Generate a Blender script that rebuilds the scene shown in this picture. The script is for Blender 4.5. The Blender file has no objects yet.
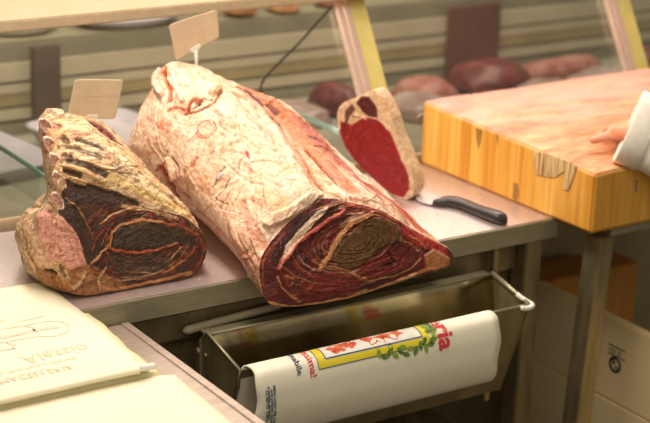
import bpy, bmesh, math, random
import numpy as np
from mathutils import Vector, Matrix
random.seed(7)
S = bpy.context.scene
COL = S.collection
# ---------------- camera, world, lights, exposure ----------------
cd = bpy.data.cameras.new('camera'); cam = bpy.data.objects.new('camera', cd); COL.objects.link(cam); S.camera = cam
cd.sensor_width = 36; cd.lens = 1650/650*36; cd.clip_start = .05
CR = [0.83811, -0.544694, 0.02967]; CU = [0.146828, 0.277637, 0.949399]; CF = [0.52537, 0.791344, -0.312667]
cam.matrix_world = Matrix(((CR[0], CU[0], -CF[0], [-1.178459, -2.518782, 1.95][0]), (CR[1], CU[1], -CF[1], [-1.178459, -2.518782, 1.95][1]), (CR[2], CU[2], -CF[2], [-1.178459, -2.518782, 1.95][2]), (0, 0, 0, 1)))
cd.dof.use_dof = True; cd.dof.focus_distance = 2.95; cd.dof.aperture_fstop = 3.8
S.view_settings.view_transform = 'Standard'; S.view_settings.look = 'None'; S.view_settings.gamma = 1
S.view_settings.exposure = 0.0
W = bpy.data.worlds.new('world'); S.world = W; W.use_nodes = True
W.node_tree.nodes['Background'].inputs[0].default_value = (1, .87, .68, 1); W.node_tree.nodes['Background'].inputs[1].default_value = .31
def area(name, loc, aim, sx, sy, e, col):
    l = bpy.data.lights.new(name, 'AREA'); l.shape = 'RECTANGLE'; l.size = sx; l.size_y = sy; l.energy = e; l.color = col
    o = bpy.data.objects.new(name, l); COL.objects.link(o); o.location = loc
    o.rotation_euler = (Vector(aim)-Vector(loc)).to_track_quat('-Z', 'Y').to_euler(); return o
area('counter_lamp', (.15, .15, 2.35), (.45, .1, .85), 1.6, .35, 36, (1, .86, .72))
area('block_lamp', (1.75, .75, 2.2), (1.5, .3, .9), 1.0, .35, 17, (1, .80, .70))
area('case_lamp', (1.2, 1.7, 2.5), (1.2, 1.3, .8), 3.2, .5, 40, (1, .88, .70))
area('front_fill_light', (-.9, -2.2, 2.9), (.5, 0, .8), 1.6, .8, 16, (1, .86, .68))  # unseen fill light added behind the camera to lift the front

import numpy as np
# ---------- numeric helpers for the sculpted meat ----------
def _h(i, j, k, s):
    n = (i.astype(np.int64)*374761393 + j.astype(np.int64)*668265263 + k.astype(np.int64)*2147483647 + s*974711) & 0xffffffff
    n = ((n ^ (n >> 13))*1274126177) & 0xffffffff
    n = ((n ^ (n >> 16))*2246822519) & 0xffffffff
    return ((n ^ (n >> 15)) & 0xffff)/32767.5-1
def vnoise(p, s=0):
    f = np.floor(p); t = p-f; t = t*t*(3-2*t); i, j, k = f[:, 0], f[:, 1], f[:, 2]
    r = 0
    for a in (0, 1):
        for b in (0, 1):
            for c in (0, 1):
                w = (t[:, 0] if a else 1-t[:, 0])*(t[:, 1] if b else 1-t[:, 1])*(t[:, 2] if c else 1-t[:, 2])
                r = r+w*_h(i+a, j+b, k+c, s)
    return r
def fbm(p, sc, oct=3, s=0):
    r = 0; a = 1
    for o in range(oct):
        r = r+a*vnoise(p*sc+o*7.3, s+o*11); sc = sc*2.03; a *= .5
    return r/1.75
def crom(P, t, per):
    n = len(P); i = np.floor(t).astype(int); f = (t-i)
    def g(k): return P[k % n] if per else P[np.clip(k, 0, n-1)]
    p0, p1, p2, p3 = g(i-1), g(i), g(i+1), g(i+2)
    f = f.reshape((-1,)+(1,)*(P.ndim-1))
    return .5*((2*p1)+(-p0+p2)*f+(2*p0-5*p1+4*p2-p3)*f**2+(-p0+3*p1-3*p2+p3)*f**3)
def loft(rings, ns, nk):
    """rings S x K x 3, smooth closed rings -> ns x nk x 3"""
    R = crom(np.array(rings, float), np.linspace(0, len(rings)-1.0001, ns), False)
    R = crom(R.transpose(1, 0, 2), np.linspace(0, R.shape[1], nk, endpoint=False), True).transpose(1, 0, 2)
    return R
def seg_dist(P, line):
    L = np.array(line, float); d = np.full(len(P), 1e9)
    if len(L) == 1: return np.linalg.norm(P-L[0], axis=1)
    for a, b in zip(L[:-1], L[1:]):
        ab = b-a; t = np.clip(((P-a)@ab)/max(ab@ab, 1e-12), 0, 1)
        d = np.minimum(d, np.linalg.norm(P-(a+t[:, None]*ab), axis=1))
    return d
def inpoly(P, poly):
    x, y = P[:, 0], P[:, 1]; r = np.zeros(len(P), bool); n = len(poly)
    for i in range(n):
        x1, y1 = poly[i]; x2, y2 = poly[(i+1) % n]
        if y1 == y2: continue
        c = ((y1 > y) != (y2 > y)) & (x < (x2-x1)*(y-y1)/(y2-y1)+x1); r ^= c
    return r
def poly_sd(P, poly):
    d = seg_dist(P, list(poly)+[poly[0]]); return np.where(inpoly(P, poly), -d, d)

# ---------- surface data of the sculpted meat (metres) ----------
ROAST_RINGS = [[[0.3163, -0.1106, 0.8312], [0.2934, -0.0972, 0.8761], [0.3029, -0.0832, 0.9227], [0.3549, -0.0706, 0.9648], [0.4165, -0.0619, 0.9937], [0.4561, -0.0586, 1.0045], [0.5625, -0.0692, 0.9694], [0.6707, -0.0891, 0.9031], [0.728, -0.1008, 0.8639], [0.7115, -0.1086, 0.8378], [0.5989, -0.1111, 0.8295], [0.4579, -0.1146, 0.8178]], [[0.335, -0.03, 0.853], [0.3008, -0.03, 0.8823], [0.287, -0.03, 0.94], [0.3333, -0.03, 0.9972], [0.3981, -0.03, 1.0247], [0.4655, -0.03, 1.0109], [0.5579, -0.03, 0.9953], [0.6783, -0.03, 0.9257], [0.71, -0.03, 0.885], [0.68, -0.03, 0.853], [0.58, -0.03, 0.85], [0.45, -0.03, 0.85]], [[0.37, 0.1, 0.853], [0.3163, 0.1, 0.9154], [0.3068, 0.1, 0.9776], [0.3501, 0.1, 1.0356], [0.4234, 0.1, 1.0617], [0.5118, 0.1, 1.0193], [0.5876, 0.1, 1.013], [0.6622, 0.1, 0.9711], [0.7, 0.1, 0.93], [0.68, 0.1, 0.853], [0.6, 0.1, 0.85], [0.48, 0.1, 0.85]], [[0.39, 0.22, 0.853], [0.3181, 0.22, 0.9416], [0.3022, 0.22, 1.0162], [0.3508, 0.22, 1.0914], [0.43, 0.22, 1.1084], [0.5488, 0.22, 1.0354], [0.5969, 0.22, 1.0441], [0.6394, 0.22, 1.0194], [0.69, 0.22, 0.95], [0.67, 0.22, 0.853], [0.6, 0.22, 0.85], [0.5, 0.22, 0.85]], [[0.41, 0.32, 0.853], [0.2946, 0.32, 0.9632], [0.2769, 0.32, 1.041], [0.3264, 0.32, 1.1279], [0.4221, 0.32, 1.1441], [0.5438, 0.32, 1.0818], [0.5826, 0.32, 1.0837], [0.6278, 0.32, 1.0568], [0.66, 0.32, 0.97], [0.62, 0.32, 0.853], [0.56, 0.32, 0.85], [0.48, 0.32, 0.85]], [[0.4, 0.4, 0.865], [0.2856, 0.4, 0.9769], [0.277, 0.4, 1.0312], [0.3275, 0.4, 1.1241], [0.3872, 0.4, 1.1784], [0.5201, 0.4, 1.1199], [0.5643, 0.4, 1.0978], [0.607, 0.4, 1.0689], [0.62, 0.4, 1.0], [0.58, 0.4, 0.86], [0.52, 0.4, 0.852], [0.46, 0.4, 0.852]]]
RIB_RINGS = [[[0.2234, 0.0455, 0.8533], [0.2606, 0.0509, 0.8893], [0.257, 0.0567, 0.9281], [0.2194, 0.0624, 0.9662], [0.1405, 0.067, 0.9966], [0.057, 0.0732, 1.0381], [-0.0103, 0.0757, 1.0548], [-0.0239, 0.0725, 1.0334], [-0.03, 0.0689, 1.0091], [-0.0321, 0.0621, 0.9642], [-0.0251, 0.0543, 0.9122], [-0.006, 0.0467, 0.8612], [0.0612, 0.0455, 0.853], [0.1432, 0.0453, 0.8519]], [[0.27, 0.1, 0.853], [0.2725, 0.1, 0.8962], [0.2526, 0.1, 0.9579], [0.1951, 0.1, 1.0161], [0.1107, 0.1, 1.0765], [0.0429, 0.1, 1.0971], [-0.0121, 0.1, 1.0915], [-0.0245, 0.1, 1.0576], [-0.0331, 0.1, 1.0231], [-0.0532, 0.1, 0.9941], [-0.0628, 0.1, 0.9232], [-0.0253, 0.1, 0.8525], [0.1, 0.1, 0.85], [0.19, 0.1, 0.85]], [[0.27, 0.17, 0.853], [0.2645, 0.17, 0.9191], [0.2383, 0.17, 0.9821], [0.1871, 0.17, 1.0454], [0.1169, 0.17, 1.1114], [0.0604, 0.17, 1.1319], [0.0063, 0.17, 1.1141], [-0.0029, 0.17, 1.062], [-0.0043, 0.17, 1.0044], [-0.0444, 0.17, 0.9835], [-0.062, 0.17, 0.9203], [-0.0262, 0.17, 0.849], [0.08, 0.17, 0.85], [0.18, 0.17, 0.85]], [[0.25, 0.23, 0.853], [0.2566, 0.23, 0.9377], [0.2305, 0.23, 1.0051], [0.1857, 0.23, 1.0657], [0.1336, 0.23, 1.1178], [0.0722, 0.23, 1.1408], [0.0137, 0.23, 1.1383], [0.0158, 0.23, 1.0627], [0.022, 0.23, 0.9873], [-0.0269, 0.23, 0.9691], [-0.0444, 0.23, 0.9224], [-0.02, 0.23, 0.8583], [0.07, 0.23, 0.85], [0.16, 0.23, 0.85]], [[0.23, 0.28, 0.86], [0.2515, 0.28, 0.9449], [0.221, 0.28, 1.0114], [0.1805, 0.28, 1.0717], [0.1364, 0.28, 1.1112], [0.0827, 0.28, 1.1335], [0.0335, 0.28, 1.1316], [0.0357, 0.28, 1.0567], [0.046, 0.28, 0.9735], [0.0104, 0.28, 0.9507], [-0.0091, 0.28, 0.9135], [-0.01, 0.28, 0.875], [0.07, 0.28, 0.853], [0.15, 0.28, 0.853]]]
ROAST_SIDE = [
('l', [[0.3517, 0.4, 1.1601], [0.336, 0.3921, 1.1367], [0.3211, 0.3399, 1.1264]], 0.007, 'fatwhite', 0.8, 0.012),
('l', [[0.3576, 0.4, 1.1667], [0.3459, 0.379, 1.1479], [0.3373, 0.3369, 1.1378], [0.3234, 0.3137, 1.1236]], 0.0042, 'orange', 0.95, -0.01),
('l', [[0.3632, 0.3814, 1.1624], [0.3469, 0.331, 1.1417], [0.3397, 0.2961, 1.1268]], 0.006, 'fatwhite', 0.8, 0.005),
('l', [[0.3398, 0.2684, 1.1118], [0.3527, 0.2809, 1.1257], [0.366, 0.284, 1.1315], [0.3736, 0.2715, 1.1282]], 0.0035, 'orangedark', 0.9, -0.005),
('l', [[0.3485, 0.2652, 1.1154], [0.3611, 0.2652, 1.1214], [0.3773, 0.2778, 1.1315], [0.3895, 0.2652, 1.1282], [0.4245, 0.2961, 1.1357]], 0.002, 'brown', 0.9, -0.004),
('l', [[0.3312, 0.284, 1.1149], [0.3408, 0.2652, 1.1105]], 0.004, 'orange', 0.6, -0.002),
('l', [[0.3634, 0.2747, 1.1267]], 0.007, 'orange', 0.9, 0.008),
('l', [[0.3324, 0.2684, 1.1058], [0.3512, 0.2555, 1.1114], [0.3727, 0.2523, 1.1195], [0.3908, 0.2555, 1.1247], [0.4308, 0.2931, 1.1331]], 0.003, 'orangedark', 0.8, -0.005),
('l', [[0.3113, 0.3021, 1.1054], [0.3246, 0.2931, 1.1147], [0.3341, 0.2747, 1.1114]], 0.003, 'orange', 0.7, -0.003),
('l', [[0.403, 0.284, 1.1349], [0.4241, 0.2991, 1.1368]], 0.009, 'fatcream', 0.8, 0.01),
('l', [[0.3138, 0.2931, 1.1029], [0.3332, 0.2901, 1.1199]], 0.004, 'orange', 0.35, -0.001),
('c', [[0.3482, 0.2116, 1.0851]], 0.0205, 'stamp', 0.95, -0.0008),
('c', [[0.3482, 0.2116, 1.0851]], 0.0155, 'stamp', 0.7, 0),
('l', [[0.3431, 0.2255, 1.088], [0.356, 0.1973, 1.0836]], 0.0015, 'stamp', 0.6, 0),
('l', [[0.3409, 0.2151, 1.0804], [0.3491, 0.1973, 1.0785]], 0.0012, 'stamp', 0.5, 0),
('l', [[0.3496, 0.2289, 1.0952], [0.3589, 0.2081, 1.091]], 0.0012, 'stamp', 0.5, 0),
('l', [[0.2872, 0.2871, 0.9868], [0.299, 0.2747, 0.9663], [0.3141, 0.2778, 0.9418]], 0.013, 'red', 0.9, -0.01),
('l', [[0.3101, 0.2778, 0.9474], [0.3327, 0.2871, 0.9183]], 0.009, 'redpurple', 0.9, -0.01),
('l', [[0.2858, 0.3108, 0.9789], [0.2849, 0.284, 0.9985], [0.2905, 0.262, 1.0132]], 0.003, 'orange', 0.8, -0.002),
('l', [[0.2908, 0.262, 1.0174], [0.2934, 0.2523, 1.0024], [0.2978, 0.2457, 0.9845]], 0.005, 'fatcream', 0.95, 0.01),
('l', [[0.2947, 0.2523, 1.023], [0.2984, 0.2323, 1.0089], [0.3005, 0.2255, 0.9871]], 0.003, 'orangedark', 0.8, -0.004),
('l', [[0.302, 0.2116, 1.0071], [0.3065, 0.2116, 0.9676], [0.3187, 0.2221, 0.9406]], 0.004, 'orange', 0.5, -0.003),
('l', [[0.3161, 0.19, 1.0335], [0.308, 0.1936, 1.0176]], 0.004, 'orange', 0.5, -0.002),
('l', [[0.3389, 0.1212, 1.0336], [0.3223, 0.1212, 1.0138], [0.312, 0.1212, 0.9959]], 0.0025, 'greydark', 0.8, -0.003),
('l', [[0.3298, 0.1134, 1.021], [0.3246, 0.1173, 1.0158]], 0.006, 'greywhite', 0.95, 0.004),
('l', [[0.3342, 0.0936, 1.0199], [0.318, 0.0895, 0.9992], [0.3056, 0.1016, 0.9726]], 0.002, 'greydark', 0.8, -0.003),
('l', [[0.3408, 0.0722, 1.0215], [0.3175, 0.0678, 0.9959], [0.3038, 0.0767, 0.9685]], 0.002, 'greydark', 0.7, -0.003),
('l', [[0.3404, 0.0496, 1.0176], [0.3181, 0.0407, 0.9949], [0.3009, 0.041, 0.968]], 0.002, 'brownlight', 0.6, -0.002),
('l', [[0.3148, 0.2323, 0.9473], [0.3273, 0.2186, 0.925], [0.3201, 0.1561, 0.9267]], 0.008, 'greypurple', 0.65, -0.004),
('l', [[0.3249, 0.1676, 0.9205], [0.3084, 0.0725, 0.9204], [0.2892, -0.0127, 0.9191]], 0.006, 'orange', 0.45, -0.002),
('l', [[0.3866, 0.1638, 1.0829]], 0.0022, 'brown', 0.9, 0),
('l', [[0.417, 0.1484, 1.081]], 0.0022, 'brown', 0.9, 0),
('l', [[0.2864, 0.2961, 1.0534]], 0.003, 'orange', 0.7, 0),
('l', [[0.2755, 0.3837, 1.0316]], 0.003, 'orange', 0.8, 0),
('l', [[0.3846, 0.1173, 1.0616], [0.379, 0.0976, 1.052]], 0.0025, 'red', 0.8, 0),
('l', [[0.4412, 0.1055, 1.0587], [0.4461, 0.1055, 1.0565]], 0.003, 'orange', 0.8, 0),
('l', [[0.3927, 0.0538, 1.0458]], 0.002, 'orange', 0.6, 0),
('l', [[0.4627, 0.0444, 1.0274]], 0.0018, 'brown', 0.8, 0),
('l', [[0.3199, 0.1638, 1.0272], [0.34, 0.1676, 1.055]], 0.003, 'orange', 0.35, -0.001),
('l', [[0.3427, 0.1368, 1.0435], [0.3476, 0.0766, 1.0277]], 0.003, 'orange', 0.3, -0.001),
('l', [[0.2827, 0.3223, 1.0626], [0.2799, 0.3108, 1.0461]], 0.002, 'orange', 0.5, 0),
('l', [[0.31, 0.2652, 1.0748], [0.3084, 0.2523, 1.0605]], 0.003, 'orange', 0.4, 0),
('l', [[0.31, 0.284, 1.0909], [0.3015, 0.2747, 1.068]], 0.002, 'orange', 0.4, 0),
('l', [[0.4444, 0.2871, 1.1259], [0.446, 0.249, 1.1122], [0.4455, 0.2081, 1.0974]], 0.003, 'orange', 0.3, -0.001),
('l', [[0.4056, 0.2588, 1.1262], [0.4078, 0.2221, 1.1126], [0.3908, 0.1863, 1.095]], 0.004, 'orange', 0.3, -0.001),
('l', [[0.385, 0.0355, 1.0396], [0.4007, -0.0032, 1.0335], [0.406, -0.0467, 1.0156]], 0.022, 'fatpale', 0.8, 0.002),
('l', [[0.3483, -0.0027, 1.0151], [0.3571, -0.0368, 1.0084], [0.3728, -0.0586, 0.9906]], 0.018, 'fatyellow', 0.6, 0.001),
('l', [[0.4455, -0.0472, 1.0111], [0.4096, -0.0576, 1.0006], [0.3701, -0.0597, 0.9878], [0.3317, -0.0567, 0.974]], 0.011, 'fatpale', 0.7, 0.007),
('l', [[0.3278, -0.0137, 0.9979], [0.3214, -0.0495, 0.9741], [0.3333, -0.067, 0.9603]], 0.004, 'fatpale', 0.5, 0.001),
('l', [[0.3753, 0.0266, 1.0344], [0.3523, 0.0012, 1.0183], [0.3396, -0.0321, 1.0008]], 0.0015, 'brownlight', 0.5, -0.001),
('l', [[0.3142, 0.0185, 0.9888], [0.3041, -0.0421, 0.963], [0.3095, -0.0713, 0.9398]], 0.012, 'orange', 0.5, -0.002),
('l', [[0.2915, -0.0322, 0.9501], [0.2895, -0.0645, 0.916], [0.2925, -0.0944, 0.8854]], 0.016, 'tanpink', 0.6, 0),
('l', [[0.2942, 0.0279, 0.9479], [0.2861, -0.0323, 0.9206], [0.2948, -0.0709, 0.8812]], 0.008, 'tanpink', 0.8, 0),
('l', [[0.2963, -0.051, 0.9465], [0.2953, -0.0817, 0.9122], [0.3347, -0.0489, 0.8492]], 0.002, 'brown', 0.6, -0.001),
('l', [[0.5672, 0.3714, 1.0957], [0.5906, 0.2901, 1.0721], [0.5924, 0.1676, 1.0292]], 0.016, 'tanorange', 0.85, 0),
('l', [[0.5734, 0.262, 1.0511], [0.5593, 0.129, 1.0197], [0.528, -0.0175, 1.0063]], 0.016, 'tanorange', 0.75, 0),
('l', [[0.5727, 0.284, 1.0631], [0.5759, 0.2555, 1.0492]], 0.006, 'maroon', 0.6, -0.001),
('l', [[0.5939, 0.2715, 1.0641], [0.599, 0.2523, 1.0553]], 0.005, 'brown', 0.6, -0.001),
('l', [[0.5528, 0.0765, 1.0138], [0.5431, 0.031, 1.0102]], 0.005, 'red', 0.6, -0.001),
('l', [[0.5285, 0.366, 1.105], [0.5408, 0.3194, 1.0828], [0.5554, 0.2747, 1.0566], [0.5359, 0.1789, 1.0283], [0.5138, 0.1016, 1.019], [0.4637, -0.0269, 1.0117]], 0.021, 'tanorange', 0.55, 0),
('l', [[0.5606, 0.3837, 1.0992], [0.5734, 0.2991, 1.0725], [0.584, 0.2186, 1.0403], [0.5607, 0.0894, 1.015], [0.5307, -0.0267, 1.0041]], 0.02, 'tanorange', 0.85, 0.0),
('l', [[0.6071, 0.2747, 1.0614], [0.6043, 0.1561, 1.0225], [0.5943, 0.0315, 0.9943], [0.6423, -0.0056, 0.9571], [0.6797, -0.0599, 0.9127]], 0.02, 'tanred', 0.85, 0.0),
('l', [[0.5144, 0.374, 1.1146], [0.5383, 0.3632, 1.1001], [0.5408, 0.3194, 1.0828], [0.5554, 0.2747, 1.0566], [0.5359, 0.1789, 1.0283], [0.5138, 0.1016, 1.019], [0.4812, 0.0217, 1.0148], [0.4619, -0.0319, 1.0112]], 0.004, 'maroon', 0.97, -0.012),
('l', [[0.4624, 0.3108, 1.1246], [0.4928, 0.305, 1.1048], [0.5168, 0.2809, 1.0798], [0.5162, 0.2221, 1.0555], [0.486, 0.1212, 1.0385], [0.451, 0.0352, 1.0306], [0.4306, -0.0364, 1.0183]], 0.01, 'fatpale', 0.6, 0.005),
('l', [[0.5367, 0.4, 1.1123], [0.5391, 0.3604, 1.0988], [0.5437, 0.3281, 1.0851]], 0.008, 'maroon', 0.85, -0.002),
('l', [[0.5582, 0.3223, 1.0795], [0.5656, 0.305, 1.072]], 0.009, 'maroon', 0.8, -0.002),
('l', [[0.5539, 0.3517, 1.0918], [0.5698, 0.3339, 1.0875]], 0.007, 'tanpink', 0.8, 0.003),
('l', [[0.5864, 0.3251, 1.0838], [0.5872, 0.2961, 1.0751]], 0.004, 'maroon', 0.7, -0.002),
('l', [[0.6056, 0.2523, 1.0535], [0.624, 0.2424, 1.0399], [0.6301, 0.2116, 1.0257]], 0.003, 'maroondark', 0.85, -0.002),
('l', [[0.5898, 0.2081, 1.04], [0.6049, 0.1863, 1.0316]], 0.004, 'maroondark', 0.85, -0.002),
('l', [[0.5819, 0.1751, 1.0302], [0.6043, 0.1561, 1.0225]], 0.0035, 'maroondark', 0.8, -0.002),
('l', [[0.6223, 0.1973, 1.0269], [0.6315, 0.1676, 1.0118]], 0.003, 'maroondark', 0.8, -0.001),
('l', [[0.5586, 0.1751, 1.0238], [0.5411, 0.0936, 1.0152], [0.5092, -0.0142, 1.0086], [0.5174, -0.0584, 0.9924]], 0.003, 'redpurple', 0.8, -0.004),
('l', [[0.556, 0.1173, 1.0183], [0.5313, 0.0091, 1.0092], [0.5407, -0.0573, 0.9875]], 0.0025, 'bonepink', 0.9, 0.003),
('l', [[0.5734, 0.1094, 1.0176], [0.5625, 0.0136, 1.0039], [0.5762, -0.0492, 0.9789]], 0.0022, 'redpurple', 0.75, -0.002),
('l', [[0.5858, 0.0894, 1.0111], [0.5808, -0.0063, 0.9916], [0.6125, -0.0465, 0.9608], [0.6455, -0.0693, 0.9287]], 0.004, 'bonepink', 0.75, 0.002),
('l', [[0.5711, 0.0268, 1.0035], [0.5847, -0.0236, 0.9848], [0.6341, -0.0533, 0.9448]], 0.0025, 'redpurple', 0.8, -0.002),
('l', [[0.6363, 0.041, 0.9731], [0.6291, -0.0019, 0.9662]], 0.006, 'red', 0.75, 0.002),
('l', [[0.5923, 0.0766, 1.0057], [0.593, 0.0541, 1.0002]], 0.005, 'bonepink', 0.8, 0.002),
('l', [[0.6594, 0.0107, 0.9504], [0.66, -0.0566, 0.9271], [0.6815, -0.0735, 0.9048]], 0.006, 'red', 0.75, 0.001),
('l', [[0.5081, 0.0719, 1.0156], [0.4868, 0.0005, 1.0113], [0.4777, -0.0543, 1.0032]], 0.008, 'fatcream', 0.75, 0.001),
('l', [[0.4769, -0.0402, 1.0077], [0.4995, -0.0571, 0.9973]], 0.006, 'fatcream', 0.7, 0.002),
('l', [[0.5317, 0.1523, 1.0235], [0.5004, 0.0629, 1.016], [0.4782, -0.0109, 1.0112]], 0.006, 'tanpink', 0.5, 0)]
ROAST_FACE = [
('p', [[0.3046, 0.9331], [0.3549, 0.9648], [0.4561, 1.0045], [0.5625, 0.9694], [0.6707, 0.9031], [0.728, 0.8639], [0.7115, 0.8378], [0.5989, 0.8295], [0.4579, 0.8178], [0.3163, 0.8312]], 0.001, 'darkred', 0.0, 0),
('p', [[0.3367, 0.946], [0.3951, 0.9841], [0.4853, 0.9895], [0.4598, 0.9712], [0.3895, 0.9489], [0.3503, 0.9224], [0.3263, 0.894], [0.318, 0.9096]], 0.002, 'darkbrownred', 0.9, 0),
('p', [[0.3343, 0.9034], [0.3499, 0.9333], [0.3869, 0.9601], [0.4303, 0.9827], [0.4563, 0.9917], [0.4453, 0.9787], [0.4084, 0.9569], [0.3738, 0.9332], [0.3454, 0.9053]], 0.001, 'bonewhite', 0.95, 0.003),
('l', [[0.3297, 0.8952], [0.342, 0.9112], [0.369, 0.9303], [0.4119, 0.951], [0.4545, 0.9665], [0.4877, 0.9764]], 0.0032, 'pinkbone', 0.95, 0.005),
('l', [[0.385, 0.9207], [0.4322, 0.9389], [0.4896, 0.9596]], 0.014, 'darkred2', 0.6, -0.002),
('l', [[0.5523, 0.9635], [0.5043, 0.952], [0.4692, 0.9315], [0.444, 0.9006], [0.4158, 0.8778]], 0.0042, 'fattan', 0.95, 0.003),
('l', [[0.5319, 0.9664], [0.5033, 0.9595], [0.479, 0.9502]], 0.004, 'fatcream', 0.5, 0.001),
('p', [[0.4525, 0.8975], [0.4667, 0.9154], [0.4845, 0.9274], [0.5271, 0.9505], [0.5648, 0.9543], [0.602, 0.9377], [0.6113, 0.9214], [0.5991, 0.9045], [0.5555, 0.8962], [0.4978, 0.8683], [0.4759, 0.8736], [0.4566, 0.8804]], 0.0012, 'olive', 0.92, 0.002),
('l', [[0.4847, 0.9145], [0.4983, 0.8995], [0.4887, 0.8826]], 0.0015, 'oliveyellow', 0.6, 0),
('l', [[0.577, 0.9432], [0.5954, 0.9256], [0.5787, 0.9094]], 0.004, 'olivered', 0.8, 0),
('p', [[0.4967, 0.8611], [0.5268, 0.8766], [0.566, 0.889], [0.6106, 0.9027], [0.6368, 0.8875], [0.6479, 0.8669], [0.6114, 0.8482], [0.5587, 0.8436], [0.5132, 0.8492]], 0.001, 'darkred', 0.9, 0.001),
('l', [[0.5104, 0.8607], [0.5404, 0.8744], [0.5786, 0.8796], [0.6103, 0.8709], [0.5938, 0.8566], [0.5556, 0.8534], [0.5284, 0.8578]], 0.0015, 'redmid', 0.8, -0.001),
('l', [[0.5752, 0.8876], [0.586, 0.8672], [0.5619, 0.8636]], 0.002, 'darkbrownred', 0.9, -0.002),
('l', [[0.4324, 0.8842], [0.4775, 0.8697], [0.5213, 0.8423], [0.5771, 0.8406], [0.6257, 0.8478], [0.6524, 0.8643]], 0.0016, 'fattan', 0.8, 0.001),
('l', [[0.6069, 0.9089], [0.6287, 0.8962], [0.6447, 0.8768]], 0.0014, 'fattan', 0.7, 0.001),
('p', [[0.3738, 0.8502], [0.4215, 0.8714], [0.4527, 0.87], [0.4858, 0.85], [0.5103, 0.8311], [0.4726, 0.8245], [0.4103, 0.8296]], 0.002, 'darkred2', 0.8, 0),
('l', [[0.3262, 0.8797], [0.3339, 0.8605], [0.3526, 0.8412], [0.3683, 0.8295]], 0.002, 'fattan', 0.85, 0.002),
('l', [[0.4139, 0.8799], [0.4062, 0.8594], [0.3855, 0.841]], 0.002, 'redmid', 0.7, 0.001),
('l', [[0.3513, 0.9151], [0.358, 0.8889], [0.3675, 0.8657], [0.3845, 0.8484]], 0.001, 'redmid', 0.5, 0),
('l', [[0.37, 0.923], [0.3762, 0.8932], [0.39, 0.8693]], 0.001, 'redmid', 0.5, 0),
('l', [[0.391, 0.9306], [0.3978, 0.9042], [0.4107, 0.8877]], 0.001, 'redmid', 0.4, 0),
('l', [[0.3024, 0.8389], [0.3474, 0.8222], [0.4132, 0.82], [0.4851, 0.8169], [0.551, 0.8244], [0.6187, 0.8338], [0.6727, 0.8402], [0.7118, 0.8397]], 0.0028, 'fattan', 0.95, 0.001),
('l', [[0.4851, 0.8169], [0.5184, 0.8242]], 0.004, 'fatyellow', 0.5, 0.002),
('l', [[0.5888, 0.8256], [0.6187, 0.8338], [0.633, 0.8334]], 0.003, 'fatcream', 0.8, 0.003),
('l', [[0.297, 0.872], [0.3013, 0.9122], [0.3219, 0.934], [0.3559, 0.9575]], 0.0022, 'tanred', 0.8, 0),
('l', [[0.4967, 0.9897], [0.5554, 0.9686], [0.6122, 0.9418]], 0.005, 'pinkred', 0.75, 0.001),
('p', [[0.6162, 0.9375], [0.6704, 0.9013], [0.7198, 0.8747], [0.7148, 0.8583], [0.6783, 0.8754], [0.6439, 0.8864], [0.6168, 0.9112]], 0.002, 'redbright', 0.85, 0.001),
('p', [[0.6606, 0.8706], [0.6834, 0.8765], [0.7105, 0.8628], [0.7238, 0.8531], [0.7187, 0.8367], [0.6867, 0.8361], [0.6582, 0.8407]], 0.001, 'bonetan', 0.9, 0.002),
('l', [[0.66, 0.8669], [0.678, 0.8736], [0.7007, 0.8624], [0.7214, 0.8535]], 0.0014, 'fatcream', 0.8, 0.001),
('l', [[0.6506, 0.8381], [0.6588, 0.8595], [0.65, 0.8798]], 0.0016, 'redbright', 0.7, 0),
('l', [[0.6307, 0.9091], [0.6524, 0.8945], [0.6647, 0.8813]], 0.0015, 'fattan', 0.7, 0.001),
('l', [[0.6246, 0.9307], [0.6412, 0.9151]], 0.003, 'pinkred', 0.7, 0.001),
('l', [[0.7186, 0.8826], [0.7262, 0.868]], 0.004, 'darkbrownred', 0.9, 0.001)]
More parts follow.
